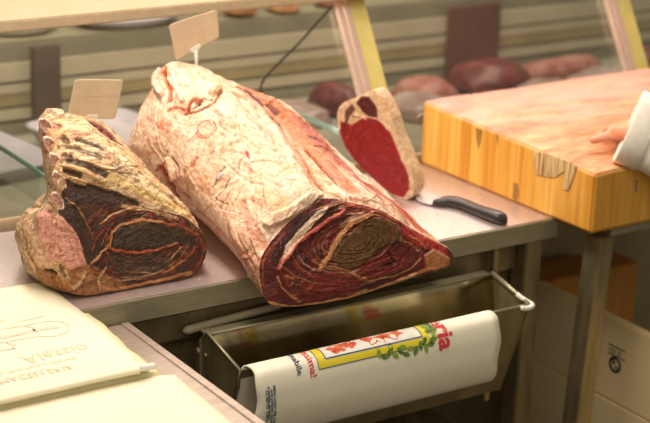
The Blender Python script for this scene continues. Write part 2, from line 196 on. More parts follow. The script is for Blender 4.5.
RIB_SIDE = [
('l', [[0.0375, 0.2096, 1.1417], [0.065, 0.1821, 1.1353], [0.1011, 0.1708, 1.1213]], 0.02, 'ribcream', 0.6, 0),
('l', [[0.0414, 0.2586, 1.1436], [0.0439, 0.2241, 1.1446]], 0.01, 'bonewhite', 0.7, 0.006),
('l', [[0.0161, 0.2111, 1.1371], [0.028, 0.1946, 1.1353]], 0.008, 'tanred', 0.7, -0.003),
('l', [[0.0446, 0.1453, 1.1227], [0.0627, 0.1318, 1.1159], [0.0828, 0.1172, 1.1025]], 0.006, 'greybrown', 0.85, -0.004),
('l', [[0.0183, 0.1335, 1.1142], [0.0426, 0.1103, 1.1054], [0.0653, 0.1003, 1.0937]], 0.006, 'greybrown', 0.7, -0.003),
('l', [[0.0063, 0.1003, 1.0972], [0.0341, 0.0908, 1.0862], [0.0672, 0.0844, 1.0668]], 0.007, 'greybrown', 0.8, -0.004),
('l', [[0.0236, 0.1658, 1.124], [0.0218, 0.1452, 1.1183]], 0.006, 'browndark', 0.7, -0.005),
('l', [[0.0038, 0.1185, 1.1053], [0.0105, 0.1042, 1.1005]], 0.005, 'browndark', 0.7, -0.005),
('l', [[-0.007, 0.088, 1.0811], [0.016, 0.0832, 1.0721]], 0.006, 'browndark', 0.8, -0.005),
('l', [[0.0089, 0.1472, 1.1133], [0.0389, 0.126, 1.1144]], 0.004, 'ribyellow', 0.6, 0.004),
('l', [[-0.0071, 0.0948, 1.0897], [0.0276, 0.0854, 1.0764], [0.0626, 0.0795, 1.0548]], 0.004, 'ribyellow', 0.6, 0.004),
('l', [[-0.0104, 0.079, 1.0619], [0.0348, 0.0753, 1.048], [0.0802, 0.0716, 1.0275], [0.1238, 0.0682, 1.0046]], 0.008, 'browndark', 0.9, -0.003),
('l', [[0.0016, 0.0805, 1.066], [0.0238, 0.0779, 1.0568]], 0.004, 'ribyellow', 0.8, 0.004),
('l', [[0.0958, 0.1209, 1.0997], [0.1257, 0.099, 1.0668], [0.1588, 0.0819, 1.0245], [0.1946, 0.0724, 0.9911]], 0.012, 'ribcream', 0.9, 0.002),
('l', [[0.082, 0.0831, 1.0597], [0.1367, 0.0773, 1.0253], [0.1851, 0.072, 0.9945], [0.2261, 0.0724, 0.972]], 0.009, 'ribyellow', 0.85, 0.001),
('l', [[0.0839, 0.0943, 1.081], [0.1357, 0.0781, 1.0276]], 0.0015, 'greybrown', 0.4, -0.001),
('l', [[0.1522, 0.1675, 1.0802], [0.1726, 0.1177, 1.0427], [0.2004, 0.0888, 1.005], [0.2294, 0.0722, 0.9692], [0.2561, 0.0581, 0.9304]], 0.004, 'ribpink', 0.75, 0.001),
('l', [[0.1007, 0.1961, 1.1296], [0.1141, 0.1915, 1.1214], [0.1317, 0.1837, 1.1058], [0.1383, 0.1708, 1.0945]], 0.014, 'darkred2', 0.98, -0.003),
('l', [[0.108, 0.1837, 1.1224], [0.1203, 0.1692, 1.1086]], 0.008, 'redbright', 0.5, -0.001),
('l', [[0.0837, 0.1868, 1.1335], [0.0888, 0.1641, 1.124], [0.1051, 0.1531, 1.1114], [0.131, 0.1494, 1.0915]], 0.003, 'ribcream', 0.9, 0.003),
('l', [[0.2554, 0.0659, 0.9367], [0.2626, 0.0588, 0.9167]], 0.004, 'orangedark', 0.9, 0),
('l', [[0.0079, 0.2096, 1.127], [0.002, 0.1868, 1.0954], [-0.0032, 0.1692, 1.062], [-0.0091, 0.1512, 1.0303]], 0.006, 'tanred', 0.8, -0.002),
('l', [[-0.0228, 0.1207, 1.028], [-0.0306, 0.0788, 1.0249]], 0.006, 'tan', 0.7, 0.003),
('l', [[-0.045, 0.1724, 0.9815], [-0.063, 0.1033, 0.9581], [-0.0583, 0.0917, 0.9184]], 0.016, 'ribcreampink', 0.9, 0.001),
('l', [[-0.0481, 0.0866, 0.9924], [-0.0403, 0.0714, 0.9665], [-0.033, 0.0619, 0.945]], 0.026, 'pinkflesh', 0.97, 0.002),
('l', [[-0.0466, 0.0754, 0.9192], [-0.0363, 0.0649, 0.9407]], 0.008, 'pinkflesh', 0.6, 0.001),
('l', [[-0.0647, 0.1441, 0.9457], [-0.0651, 0.1184, 0.9192], [-0.0562, 0.1083, 0.8884]], 0.006, 'tanred', 0.7, -0.003),
('l', [[-0.0549, 0.1019, 0.8886], [-0.0375, 0.0748, 0.8796], [-0.0179, 0.0539, 0.87]], 0.016, 'tan', 0.9, 0.002),
('l', [[-0.0517, 0.0857, 0.9033], [-0.0387, 0.0704, 0.897]], 0.004, 'browndark', 0.8, -0.005),
('l', [[-0.0331, 0.0627, 0.9117], [-0.0272, 0.058, 0.8956]], 0.004, 'browndark', 0.6, -0.004),
('l', [[-0.0241, 0.193, 0.9864], [-0.0327, 0.1246, 1.0102]], 0.005, 'tan', 0.7, 0.004)]
RIB_FACE = [
('p', [[-0.0232, 1.062], [0.0743, 1.0539], [0.1533, 1.0282], [0.0906, 1.0095], [0.012, 1.021], [-0.0218, 1.0349]], 0.002, 'browndark', 0.9, 0),
('p', [[-0.0329, 1.0401], [0.0006, 1.0244], [0.0204, 0.9815], [0.0328, 0.943], [0.0497, 0.907], [0.0327, 0.8951], [0.0114, 0.9244], [-0.0051, 0.96], [-0.0183, 0.9875], [-0.0393, 1.0123]], 0.002, 'browndark', 0.95, 0.003),
('l', [[-0.0137, 1.0391], [0.0104, 1.0031], [0.0269, 0.9659]], 0.0018, 'fattan', 0.5, 0.002),
('p', [[-0.0352, 1.0153], [-0.0142, 0.9904], [-0.001, 0.963], [0.0065, 0.9362], [0.0143, 0.9129], [-0.0177, 0.9073], [-0.0442, 0.9154]], 0.002, 'pinkflesh', 0.95, 0.004),
('p', [[-0.0369, 0.9105], [0.0108, 0.9172], [0.0484, 0.8924], [0.0979, 0.8541], [0.0567, 0.8482], [-0.0064, 0.8575], [-0.0398, 0.8781]], 0.003, 'tan', 0.8, 0),
('l', [[0.0092, 0.8991], [-0.0044, 0.8793], [-0.0212, 0.8675]], 0.003, 'fatcream', 0.7, 0.002),
('l', [[0.0491, 0.8997], [0.0314, 0.8805], [0.0377, 0.8609]], 0.0025, 'fatcream', 0.6, 0.002),
('l', [[0.0225, 0.9152], [0.0437, 0.9302], [0.0585, 0.9389], [0.0666, 0.9634], [0.0877, 0.9749], [0.1287, 0.978], [0.169, 0.9663]], 0.0022, 'fattan', 0.9, 0.002),
('p', [[0.0684, 0.9373], [0.0745, 0.9622], [0.0955, 0.9719], [0.1486, 0.9694], [0.2015, 0.9538], [0.2336, 0.9299], [0.2406, 0.9098], [0.2158, 0.9194], [0.1653, 0.9199], [0.1243, 0.9246], [0.0877, 0.9268]], 0.0015, 'olivebrown', 0.95, 0.001),
('l', [[0.1387, 0.9504], [0.1505, 0.9429], [0.1634, 0.9484], [0.1749, 0.9353]], 0.001, 'browndark', 0.9, -0.001),
('l', [[0.1252, 0.9357], [0.1453, 0.9288]], 0.0018, 'browndark', 0.7, -0.001),
('l', [[0.0565, 0.9392], [0.0717, 0.9294], [0.0914, 0.9225], [0.136, 0.9171], [0.1693, 0.9174], [0.1991, 0.9221]], 0.0022, 'redtan', 0.95, 0.002),
('l', [[0.0535, 0.9507], [0.059, 0.9683], [0.0721, 0.981]], 0.0016, 'redmid', 0.9, 0.001),
('p', [[0.0665, 0.9154], [0.1234, 0.9135], [0.1767, 0.9049], [0.1879, 0.8879], [0.1617, 0.8752], [0.1119, 0.8742], [0.0723, 0.8884]], 0.0015, 'olivebrown', 0.85, 0),
('l', [[0.0383, 0.8682], [0.0695, 0.8553], [0.1332, 0.8574], [0.1942, 0.8602], [0.2261, 0.8605]], 0.003, 'fattan', 0.9, 0.001),
('l', [[0.0518, 0.8845], [0.0789, 0.8705], [0.1197, 0.8691]], 0.0018, 'tan', 0.8, 0.001),
('l', [[0.1004, 0.8837], [0.1409, 0.875], [0.166, 0.8764]], 0.0014, 'fattan', 0.7, 0),
('l', [[0.1796, 0.8893], [0.2139, 0.895], [0.2358, 0.9029]], 0.001, 'redmid', 0.8, 0),
('l', [[0.1743, 0.875], [0.2127, 0.88], [0.2434, 0.8902]], 0.001, 'redmid', 0.7, 0),
('l', [[0.198, 0.909], [0.2187, 0.9019], [0.2406, 0.9098]], 0.0012, 'redtan', 0.7, 0),
('l', [[0.169, 0.9663], [0.2099, 0.9525], [0.2463, 0.9279], [0.257, 0.8995], [0.2468, 0.8782], [0.228, 0.8564]], 0.0026, 'orangedark', 0.85, 0.001),
('l', [[0.0162, 0.9566], [0.0249, 0.9881], [0.0499, 1.0026]], 0.001, 'redmid', 0.7, 0),
('l', [[0.0244, 0.937], [0.0383, 0.9605], [0.0556, 0.9761]], 0.0012, 'redtan', 0.7, 0),
('l', [[0.0905, 1.0077], [0.1503, 0.9915], [0.2027, 0.9687]], 0.003, 'fatyellow', 0.7, 0.001)]
RIB_BONES = [[0.0112, 0.2111, 1.1332], [0.0024, 0.1724, 1.108], [-0.0131, 0.1151, 1.0934], [-0.0211, 0.0857, 1.0684], [-0.0284, 0.0788, 1.0327]]
STEAK_OUT = [[-0.0006, -0.0023], [0.0308, 0.0003], [0.0768, 0.0232], [0.1207, 0.0492], [0.1598, 0.0832], [0.1832, 0.1251], [0.1874, 0.1634], [0.1721, 0.1867], [0.1381, 0.2039], [0.102, 0.2247], [0.0837, 0.2244], [0.0534, 0.1894], [0.0301, 0.1396], [0.0017, 0.0908], [-0.0211, 0.05], [-0.0204, 0.0156]]
STEAK_FEAT = [('p', [[0.1877, 0.1725], [0.1647, 0.2016], [0.0996, 0.2285], [0.0641, 0.1965], [0.0301, 0.1396], [-0.004, 0.0806], [-0.0268, 0.0398], [-0.0206, 0.0111], [-0.0008, -0.0046], [0.0255, -0.0009], [0.0768, 0.0232], [0.1316, 0.0539], [0.1654, 0.0868], [0.1859, 0.1246]], 0.001, 'fatsteak', 1, 0), ('p', [[0.1758, 0.1448], [0.1461, 0.1411], [0.1151, 0.1649], [0.0784, 0.1669], [0.0432, 0.1417], [0.0176, 0.0968], [-0.0078, 0.0564], [-0.0121, 0.0253], [0.0022, 0.0017], [0.031, 0.0026], [0.0822, 0.0244], [0.1313, 0.047], [0.1623, 0.0781], [0.1772, 0.1123]], 0.0012, 'steakred', 1, 0.001), ('p', [[0.1376, 0.1927], [0.1225, 0.2111], [0.1015, 0.2124], [0.0822, 0.1933], [0.0786, 0.1714], [0.0994, 0.1677], [0.121, 0.1774]], 0.0012, 'steakdark', 1, 0.001), ('p', [[0.166, 0.1695], [0.1482, 0.1908], [0.137, 0.1792], [0.1522, 0.1582], [0.1644, 0.1285]], 0.0012, 'steakdark', 0.9, 0.001), ('l', [[0.1467, 0.1547], [0.1259, 0.1675], [0.1097, 0.1613]], 0.003, 'fatcream', 0.9, 0.001), ('l', [[0.1443, 0.1619], [0.1282, 0.1603]], 0.0022, 'steakdark', 0.9, 0), ('l', [[0.1465, 0.1501], [0.1506, 0.1219], [0.1608, 0.1062]], 0.0022, 'pinkred', 0.7, 0), ('l', [[0.1849, 0.1684], [0.1666, 0.1831]], 0.003, 'bonewhite', 0.9, 0.001), ('l', [[0.0971, 0.1181], [0.0569, 0.1029]], 0.0007, 'pinkred', 0.4, 0), ('l', [[0.0699, 0.1004], [0.0475, 0.0705]], 0.0006, 'pinkred', 0.4, 0), ('l', [[0.123, 0.1018], [0.0898, 0.0737]], 0.0006, 'pinkred', 0.4, 0)]

# ---------------- materials ----------------
def lin(c):
    return tuple(((v/255)/12.92 if v/255 <= .04045 else ((v/255+.055)/1.055)**2.4) for v in c)
def nm(name):
    m = bpy.data.materials.new(name); m.use_nodes = True; nt = m.node_tree; b = nt.nodes['Principled BSDF']; return m, nt, b
def N(nt, t, **k):
    n = nt.nodes.new(t)
    for a, v in k.items():
        if a in n.inputs: n.inputs[a].default_value = v
        else: setattr(n, a, v)
    return n
def noise_mix(nt, c1, c2, scale=8, detail=4, stretch=(1, 1, 1), lo=.35, hi=.65):
    tc = N(nt, 'ShaderNodeTexCoord'); mp = N(nt, 'ShaderNodeMapping'); mp.inputs['Scale'].default_value = stretch
    nz = N(nt, 'ShaderNodeTexNoise'); nz.inputs['Scale'].default_value = scale; nz.inputs['Detail'].default_value = detail
    rp = N(nt, 'ShaderNodeValToRGB'); rp.color_ramp.elements[0].position = lo; rp.color_ramp.elements[1].position = hi
    rp.color_ramp.elements[0].color = (*lin(c1), 1); rp.color_ramp.elements[1].color = (*lin(c2), 1)
    nt.links.new(tc.outputs['Object'], mp.inputs[0]); nt.links.new(mp.outputs[0], nz.inputs[0]); nt.links.new(nz.outputs[0], rp.inputs[0])
    return rp, nz
def mat(name, c1, c2=None, rough=.5, metal=0, scale=8, stretch=(1, 1, 1), bump=0, spec=.5, detail=4, lo=.35, hi=.65):
    m, nt, b = nm(name); c2 = c2 or c1
    rp, nz = noise_mix(nt, c1, c2, scale, detail, stretch, lo, hi)
    nt.links.new(rp.outputs[0], b.inputs['Base Color']); b.inputs['Roughness'].default_value = rough; b.inputs['Metallic'].default_value = metal
    b.inputs['Specular IOR Level'].default_value = spec
    if bump:
        bp = N(nt, 'ShaderNodeBump'); bp.inputs['Strength'].default_value = bump; bp.inputs['Distance'].default_value = .002
        nt.links.new(nz.outputs[0], bp.inputs['Height']); nt.links.new(bp.outputs[0], b.inputs['Normal'])
    return m
M = {}
M['top_steel'] = mat('worktop_steel', (206, 190, 186), (226, 212, 212), .36, .72, 60, (1, 6, 6), .12)
M['steel'] = mat('brushed_steel', (158, 152, 126), (172, 166, 140), .42, .6, 30, (1, 12, 12), .1)
M['dark_steel'] = mat('dull_steel', (120, 110, 78), (156, 144, 108), .42, .55, 14, (1, 1, .4), .2)
M['mirror_steel'] = mat('polished_steel', (150, 142, 112), (176, 166, 134), .14, 1, 10, (1, 1, 1), .03)
M['leg_steel'] = mat('leg_steel', (140, 128, 96), (172, 158, 124), .42, .8, 40, (1, 1, .2), .1)
M['bench_steel'] = mat('bench_steel', (158, 142, 130), (178, 162, 150), .45, .5, 30, (1, 8, 1), .1)
M['beige_metal'] = mat('beige_enamel', (184, 166, 136), (194, 176, 148), .35, .1, 90, (1, 1, 1), .03)
M['post_chrome'] = mat('post_aluminium', (232, 202, 184), (244, 216, 200), .25, .55, 20, (1, 1, .1))
M['post_olive'] = mat('post_olive', (196, 184, 104), (206, 194, 118), .5, 0, 30)
M['white_plastic'] = mat('white_plastic', (226, 224, 214), (236, 234, 224), .35)
M['paper'] = mat('cream_paper', (228, 220, 192), (232, 225, 200), .75, 0, 6, bump=.05)
M['paper_under'] = mat('cream_paper_dull', (214, 206, 158), (222, 214, 170), .8, 0, 6)
M['roll_paper'] = mat('white_wrapping_paper', (236, 232, 210), (242, 238, 218), .5, 0, 6, bump=.05)
M['kraft'] = mat('kraft_paper', (196, 160, 92), (214, 182, 118), .8, 0, 12)
M['ink_salmon'] = mat('salmon_ink', (234, 190, 158), (236, 194, 164), .8)
M['ink_grey'] = mat('grey_ink', (198, 192, 170), (204, 198, 178), .8)
M['ink_red'] = mat('red_ink', (206, 44, 50), (216, 60, 60), .6)
M['ink_blue'] = mat('blue_ink', (34, 60, 104), (44, 80, 120), .6)
M['ink_yellow'] = mat('yellow_ink', (226, 208, 40), (232, 216, 60), .6)
M['ink_green'] = mat('green_ink', (52, 84, 40), (120, 150, 50), .6, scale=200)
M['ink_lime'] = mat('lime_ink', (150, 170, 50), (120, 150, 50), .6, scale=200)
M['ink_meat'] = mat('printed_meat', (186, 50, 34), (236, 130, 84), .6, scale=60)
M['ink_pic'] = mat('printed_picture_white', (240, 236, 226), (226, 224, 220), .6, scale=60)
M['ink_black'] = mat('black_ink', (30, 30, 30), (40, 40, 38), .6)
M['card'] = mat('beige_price_card', (208, 186, 156), (216, 194, 164), .45, 0, 40, bump=.02)
M['card_line'] = mat('card_line', (228, 208, 178), None, .5)
M['black'] = mat('black_plastic', (38, 32, 36), (48, 40, 44), .36, 0, 120, bump=.05)
M['blade'] = mat('blade_steel', (205, 196, 205), (225, 216, 222), .35, .45, 30, (1, 8, 1))
M['carton'] = mat('brown_cardboard', (172, 120, 48), (184, 132, 58), .8, 0, 20, (1, 1, .1))
M['poly'] = mat('white_polystyrene', (236, 214, 164), (244, 224, 176), .7, 0, 4, bump=.05)
M['poly_line'] = mat('crate_seam', (160, 150, 128), None, .8)
M['dark'] = mat('dark_panel', (40, 32, 20), (52, 42, 26), .6)
M['shelf_grey'] = mat('grey_panel', (150, 142, 112), (168, 160, 128), .5, .4, 8)
M['deck'] = mat('display_deck', (158, 152, 136), (176, 170, 154), .4, .2, 3)
M['stripe_pale'] = mat('pale_enamel', (190, 178, 152), (200, 188, 162), .5)
M['stripe_tan'] = mat('tan_enamel', (158, 142, 104), (176, 158, 118), .5)
M['stripe_grey'] = mat('grey_enamel', (134, 126, 106), (146, 138, 116), .5)
M['stripe_dark'] = mat('dark_rubber', (108, 100, 80), (120, 112, 90), .6)
M['brown_upright'] = mat('brown_upright', (92, 74, 60), (108, 88, 72), .5)
M['reflection_panel'] = mat('red_brown_reflection', (104, 66, 56), (116, 76, 62), .5)  # tone of a dark figure mirrored in the glass, as plain colour
M['handle'] = mat('beige_handle', (186, 176, 146), (196, 186, 156), .4)
M['lavender'] = mat('lavender_plastic', (186, 176, 186), (198, 188, 196), .35)
M['platter'] = mat('white_platter', (226, 220, 218), (236, 230, 226), .3)
M['floor'] = mat('grey_floor_tiles', (92, 82, 66), (110, 98, 80), .6, 0, 3)
M['wall'] = mat('painted_wall', (205, 190, 160), (214, 200, 170), .8, 0, 2)
M['cloth'] = mat('white_coat_cloth', (236, 230, 218), (246, 240, 230), .85, 0, 60, bump=.3)
M['skin'] = mat('skin', (222, 150, 118), (232, 168, 138), .5, 0, 20)
M['cable'] = mat('cable_rubber', (46, 44, 38), None, .5)
M['teal'] = mat('glass_edge', (70, 120, 104), (90, 150, 130), .2)
M['teal_bright'] = mat('glass_edge_pale', (190, 220, 214), (210, 232, 228), .2)
M['redmeat'] = mat('raw_red_meat', (84, 26, 26), (124, 60, 54), .4, 0, 18, bump=.3)
M['pinkmeat'] = mat('raw_pink_meat', (176, 126, 112), (150, 84, 74), .4, 0, 22, bump=.3)
M['packmeat'] = mat('wrapped_meat', (176, 158, 148), (150, 118, 112), .25, 0, 14, bump=.3)
M['tanmeat'] = mat('tan_meat', (206, 160, 116), (180, 120, 84), .4, 0, 18, bump=.3)
M['bone'] = mat('cut_bone', (206, 160, 140), (150, 98, 84), .45, 0, 220, bump=.4)
M['bone_rim'] = mat('bone_rim', (246, 220, 200), (228, 190, 166), .4, 0, 100)
M['fatcrumb'] = mat('fat_crumb', (232, 214, 180), None, .5)
M['peel'] = mat('torn_wood_fibre', (236, 206, 150), (150, 108, 58), .8, 0, 60, (4, 4, .25), .8)
M['gouge'] = mat('dark_wood_gouge', (140, 100, 44), (170, 126, 62), .8, 0, 60)
M['pane'] = None
def pane_mat():
    m = bpy.data.materials.new('clear_glass'); m.use_nodes = True; nt = m.node_tree; nt.nodes.clear()
    o = N(nt, 'ShaderNodeOutputMaterial'); mx = N(nt, 'ShaderNodeMixShader'); t = N(nt, 'ShaderNodeBsdfTransparent'); g = N(nt, 'ShaderNodeBsdfGlossy')
    t.inputs[0].default_value = (.93, .95, .92, 1); g.inputs['Roughness'].default_value = .02; lw = N(nt, 'ShaderNodeLayerWeight'); pw = N(nt, 'ShaderNodeMath', operation='POWER'); pw.inputs[1].default_value = 4.0; fr = N(nt, 'ShaderNodeMath', operation='MULTIPLY_ADD'); fr.inputs[1].default_value = .9; fr.inputs[2].default_value = .05
    nt.links.new(lw.outputs['Facing'], pw.inputs[0]); nt.links.new(pw.outputs[0], fr.inputs[0]); nt.links.new(fr.outputs[0], mx.inputs[0]); nt.links.new(t.outputs[0], mx.inputs[1]); nt.links.new(g.outputs[0], mx.inputs[2]); nt.links.new(mx.outputs[0], o.inputs[0]); return m
M['pane'] = pane_mat()
def wood_side():
    m, nt, b = nm('block_wood')
    tc = N(nt, 'ShaderNodeTexCoord'); geo = N(nt, 'ShaderNodeNewGeometry'); sep = N(nt, 'ShaderNodeSeparateXYZ'); nt.links.new(tc.outputs['Object'], sep.inputs[0])
    # stave index along X+Y
    ad = N(nt, 'ShaderNodeMath', operation='SUBTRACT'); nt.links.new(sep.outputs[0], ad.inputs[0]); nt.links.new(sep.outputs[1], ad.inputs[1])
    ml = N(nt, 'ShaderNodeMath', operation='MULTIPLY'); ml.inputs[1].default_value = 24; nt.links.new(ad.outputs[0], ml.inputs[0])
    fl = N(nt, 'ShaderNodeMath', operation='FLOOR'); nt.links.new(ml.outputs[0], fl.inputs[0])
    wn = N(nt, 'ShaderNodeTexWhiteNoise', noise_dimensions='1D'); nt.links.new(fl.outputs[0], wn.inputs['W'])
    mp = N(nt, 'ShaderNodeMapping'); mp.inputs['Scale'].default_value = (70, 70, 3.5); nt.links.new(tc.outputs['Object'], mp.inputs[0])
    gr = N(nt, 'ShaderNodeTexNoise'); gr.inputs['Scale'].default_value = 1; gr.inputs['Detail'].default_value = 5; nt.links.new(mp.outputs[0], gr.inputs[0])
    r1 = N(nt, 'ShaderNodeValToRGB'); e = r1.color_ramp.elements; e[0].color = (*lin((222, 158, 60)), 1); e[1].color = (*lin((244, 196, 98)), 1); nt.links.new(wn.outputs[0], r1.inputs[0])
    r2 = N(nt, 'ShaderNodeValToRGB'); e = r2.color_ramp.elements; e[0].position = .3; e[1].position = .62; e[0].color = (.74, .58, .38, 1); e[1].color = (1, 1, 1, 1); nt.links.new(gr.outputs[0], r2.inputs[0])
    mx = N(nt, 'ShaderNodeMix', data_type='RGBA', blend_type='MULTIPLY'); mx.inputs[0].default_value = .8; nt.links.new(r1.outputs[0], mx.inputs[6]); nt.links.new(r2.outputs[0], mx.inputs[7])
    # top: end grain, stained pink by meat and browned near the front edge
    mp2 = N(nt, 'ShaderNodeMapping'); mp2.inputs['Scale'].default_value = (3.2, 9, 1); mp2.inputs['Rotation'].default_value = (0, 0, .5); nt.links.new(tc.outputs['Object'], mp2.inputs[0])
    n2 = N(nt, 'ShaderNodeTexNoise'); n2.inputs['Scale'].default_value = 2.6; n2.inputs['Detail'].default_value = 8; n2.inputs['Roughness'].default_value = .7; nt.links.new(mp2.outputs[0], n2.inputs[0])
    rt = N(nt, 'ShaderNodeValToRGB'); e = rt.color_ramp.elements; e[0].position = .38; e[1].position = .64; e[0].color = (*lin((180, 108, 66)), 1); e[1].color = (*lin((230, 186, 142)), 1)
    em = e.new(.5); em.color = (*lin((214, 152, 102)), 1); nt.links.new(n2.outputs[0], rt.inputs[0])
    n3 = N(nt, 'ShaderNodeTexNoise'); n3.inputs['Scale'].default_value = 3.4; n3.inputs['Detail'].default_value = 5; nt.links.new(mp2.outputs[0], n3.inputs[0])
    yy = N(nt, 'ShaderNodeMapRange'); yy.inputs[1].default_value = .02; yy.inputs[2].default_value = .40; nt.links.new(sep.outputs[1], yy.inputs[0])
    mm = N(nt, 'ShaderNodeMath', operation='MULTIPLY_ADD'); mm.inputs[1].default_value = 1.4; nt.links.new(n3.outputs[0], mm.inputs[0]); 
    sb = N(nt, 'ShaderNodeMath', operation='MULTIPLY_ADD'); sb.inputs[1].default_value = .75; sb.inputs[2].default_value = -.72; nt.links.new(yy.outputs[0], sb.inputs[0]); nt.links.new(sb.outputs[0], mm.inputs[2]); mm.use_clamp = True
    mp3 = N(nt, 'ShaderNodeMix', data_type='RGBA'); nt.links.new(mm.outputs[0], mp3.inputs[0]); nt.links.new(rt.outputs[0], mp3.inputs[6]); mp3.inputs[7].default_value = (*lin((222, 168, 158)), 1)
    # fine scratches
    n4 = N(nt, 'ShaderNodeTexNoise'); n4.inputs['Scale'].default_value = 160; n4.inputs['Detail'].default_value = 3; nt.links.new(tc.outputs['Object'], n4.inputs[0])
    r4 = N(nt, 'ShaderNodeValToRGB'); e = r4.color_ramp.elements; e[0].position = .3; e[1].position = .6; e[0].color = (.78, .7, .62, 1); e[1].color = (1, 1, 1, 1); nt.links.new(n4.outputs[0], r4.inputs[0])
    m4 = N(nt, 'ShaderNodeMix', data_type='RGBA', blend_type='MULTIPLY'); m4.inputs[0].default_value = .6; nt.links.new(mp3.outputs[2], m4.inputs[6]); nt.links.new(r4.outputs[0], m4.inputs[7])
    sn = N(nt, 'ShaderNodeSeparateXYZ'); nt.links.new(geo.outputs['Normal'], sn.inputs[0])
    mr = N(nt, 'ShaderNodeMapRange'); mr.inputs[1].default_value = .45; mr.inputs[2].default_value = .8; nt.links.new(sn.outputs[2], mr.inputs[0])
    fm = N(nt, 'ShaderNodeMix', data_type='RGBA'); nt.links.new(mr.outputs[0], fm.inputs[0]); nt.links.new(mx.outputs[2], fm.inputs[6]); nt.links.new(m4.outputs[2], fm.inputs[7])
    nt.links.new(fm.outputs[2], b.inputs['Base Color']); b.inputs['Roughness'].default_value = .5; b.inputs['Specular IOR Level'].default_value = .35
    bp = N(nt, 'ShaderNodeBump'); bp.inputs['Strength'].default_value = .35; bp.inputs['Distance'].default_value = .002; nt.links.new(gr.outputs[0], bp.inputs['Height']); nt.links.new(bp.outputs[0], b.inputs['Normal'])
    return m
M['block'] = wood_side()
def meat_mat(name, rough, fine, contrast, line_scale, line_col, line_amt, stretch=(1, 1, 1)):
    m, nt, b = nm(name)
    at = N(nt, 'ShaderNodeAttribute'); at.attribute_name = 'Col'; tc = N(nt, 'ShaderNodeTexCoord')
    mp = N(nt, 'ShaderNodeMapping'); mp.inputs['Scale'].default_value = stretch; nt.links.new(tc.outputs['Object'], mp.inputs[0])
    n1 = N(nt, 'ShaderNodeTexNoise'); n1.inputs['Scale'].default_value = fine; n1.inputs['Detail'].default_value = 6; n1.inputs['Roughness'].default_value = .7; nt.links.new(mp.outputs[0], n1.inputs[0])
    r = N(nt, 'ShaderNodeValToRGB'); e = r.color_ramp.elements; e[0].position = .36; e[1].position = .60; c = contrast; e[0].color = (c, c*.80, c*.68, 1); e[1].color = (1.0, 1.0, 1.0, 1); nt.links.new(n1.outputs[0], r.inputs[0])
    mx = N(nt, 'ShaderNodeMix', data_type='RGBA', blend_type='MULTIPLY'); mx.inputs[0].default_value = 1; nt.links.new(at.outputs[0], mx.inputs[6]); nt.links.new(r.outputs[0], mx.inputs[7])
    n2 = N(nt, 'ShaderNodeTexNoise'); n2.inputs['Scale'].default_value = line_scale; n2.inputs['Detail'].default_value = 3; n2.inputs['Distortion'].default_value = .8; nt.links.new(mp.outputs[0], n2.inputs[0])
    r2 = N(nt, 'ShaderNodeValToRGB'); e = r2.color_ramp.elements; e[0].position = .47; e[1].position = .53; e[0].color = (0, 0, 0, 1); e[1].color = (0, 0, 0, 1); q = e.new(.5); q.color = (line_amt,)*3+(1,); nt.links.new(n2.outputs[0], r2.inputs[0])
    mc = N(nt, 'ShaderNodeMix', data_type='RGBA', blend_type='MULTIPLY'); nt.links.new(r2.outputs[0], mc.inputs[0]); nt.links.new(mx.outputs[2], mc.inputs[6]); mc.inputs[7].default_value = (*line_col, 1)
    nt.links.new(mc.outputs[2], b.inputs['Base Color']); b.inputs['Roughness'].default_value = rough; b.inputs['Specular IOR Level'].default_value = .5
    ad = N(nt, 'ShaderNodeMath', operation='SUBTRACT'); nt.links.new(n1.outputs[0], ad.inputs[0]); nt.links.new(r2.outputs[0], ad.inputs[1])
    bp = N(nt, 'ShaderNodeBump'); bp.inputs['Strength'].default_value = .9; bp.inputs['Distance'].default_value = .003; nt.links.new(ad.outputs[0], bp.inputs['Height']); nt.links.new(bp.outputs[0], b.inputs['Normal'])
    return m
M['roast'] = meat_mat('roast_surface', .35, 120, .74, 34, (.86, .52, .36), .38, (1, .7, 1))
M['rib'] = meat_mat('rib_surface', .40, 130, .56, 45, (.46, .28, .20), .55, (.6, 1, 1))
M['steak'] = meat_mat('steak_surface', .32, 100, .72, 34, (.9, .6, .5), .35)

# ---------------- mesh helpers ----------------
def obj(name, bm, m, parent=None, smooth=False):
    me = bpy.data.meshes.new(name)
    if isinstance(bm, tuple): me.from_pydata([tuple(map(float, v)) for v in bm[0]], [], bm[1])
    else: bm.to_mesh(me); bm.free()
    if m is not None: me.materials.append(M[m] if isinstance(m, str) else m)
    if smooth: me.polygons.foreach_set('use_smooth', [True]*len(me.polygons))
    me.update(); o = bpy.data.objects.new(name, me); COL.objects.link(o)
    if parent: o.parent = parent; o.matrix_parent_inverse = Matrix.Translation(-parent.location)
    return o
def tag(o, label, cat, group=None):
    o['label'] = label; o['category'] = cat
    if group: o['group'] = group
    return o
def thing(name, label, cat, loc=(0, 0, 0), group=None):
    o = bpy.data.objects.new(name, None); COL.objects.link(o); o.location = loc; o.empty_display_size = .05; return tag(o, label, cat, group)
def struct(name, bm, m):
    o = obj(name, bm, m); o['kind'] = 'structure'; return o
def box(x0, x1, y0, y1, z0, z1, bev=0, bm=None, seg=2):
    b = bmesh.new(); r = bmesh.ops.create_cube(b, size=1)
    for v in b.verts: v.co = Vector(((x0+x1)/2+v.co.x*(x1-x0), (y0+y1)/2+v.co.y*(y1-y0), (z0+z1)/2+v.co.z*(z1-z0)))
    if bev: bmesh.ops.bevel(b, geom=b.edges[:], offset=bev, segments=seg, affect='EDGES')
    if bm is not None:
        me = bpy.data.meshes.new('t'); b.to_mesh(me); b.free(); bm.from_mesh(me); bpy.data.meshes.remove(me); return bm
    return b
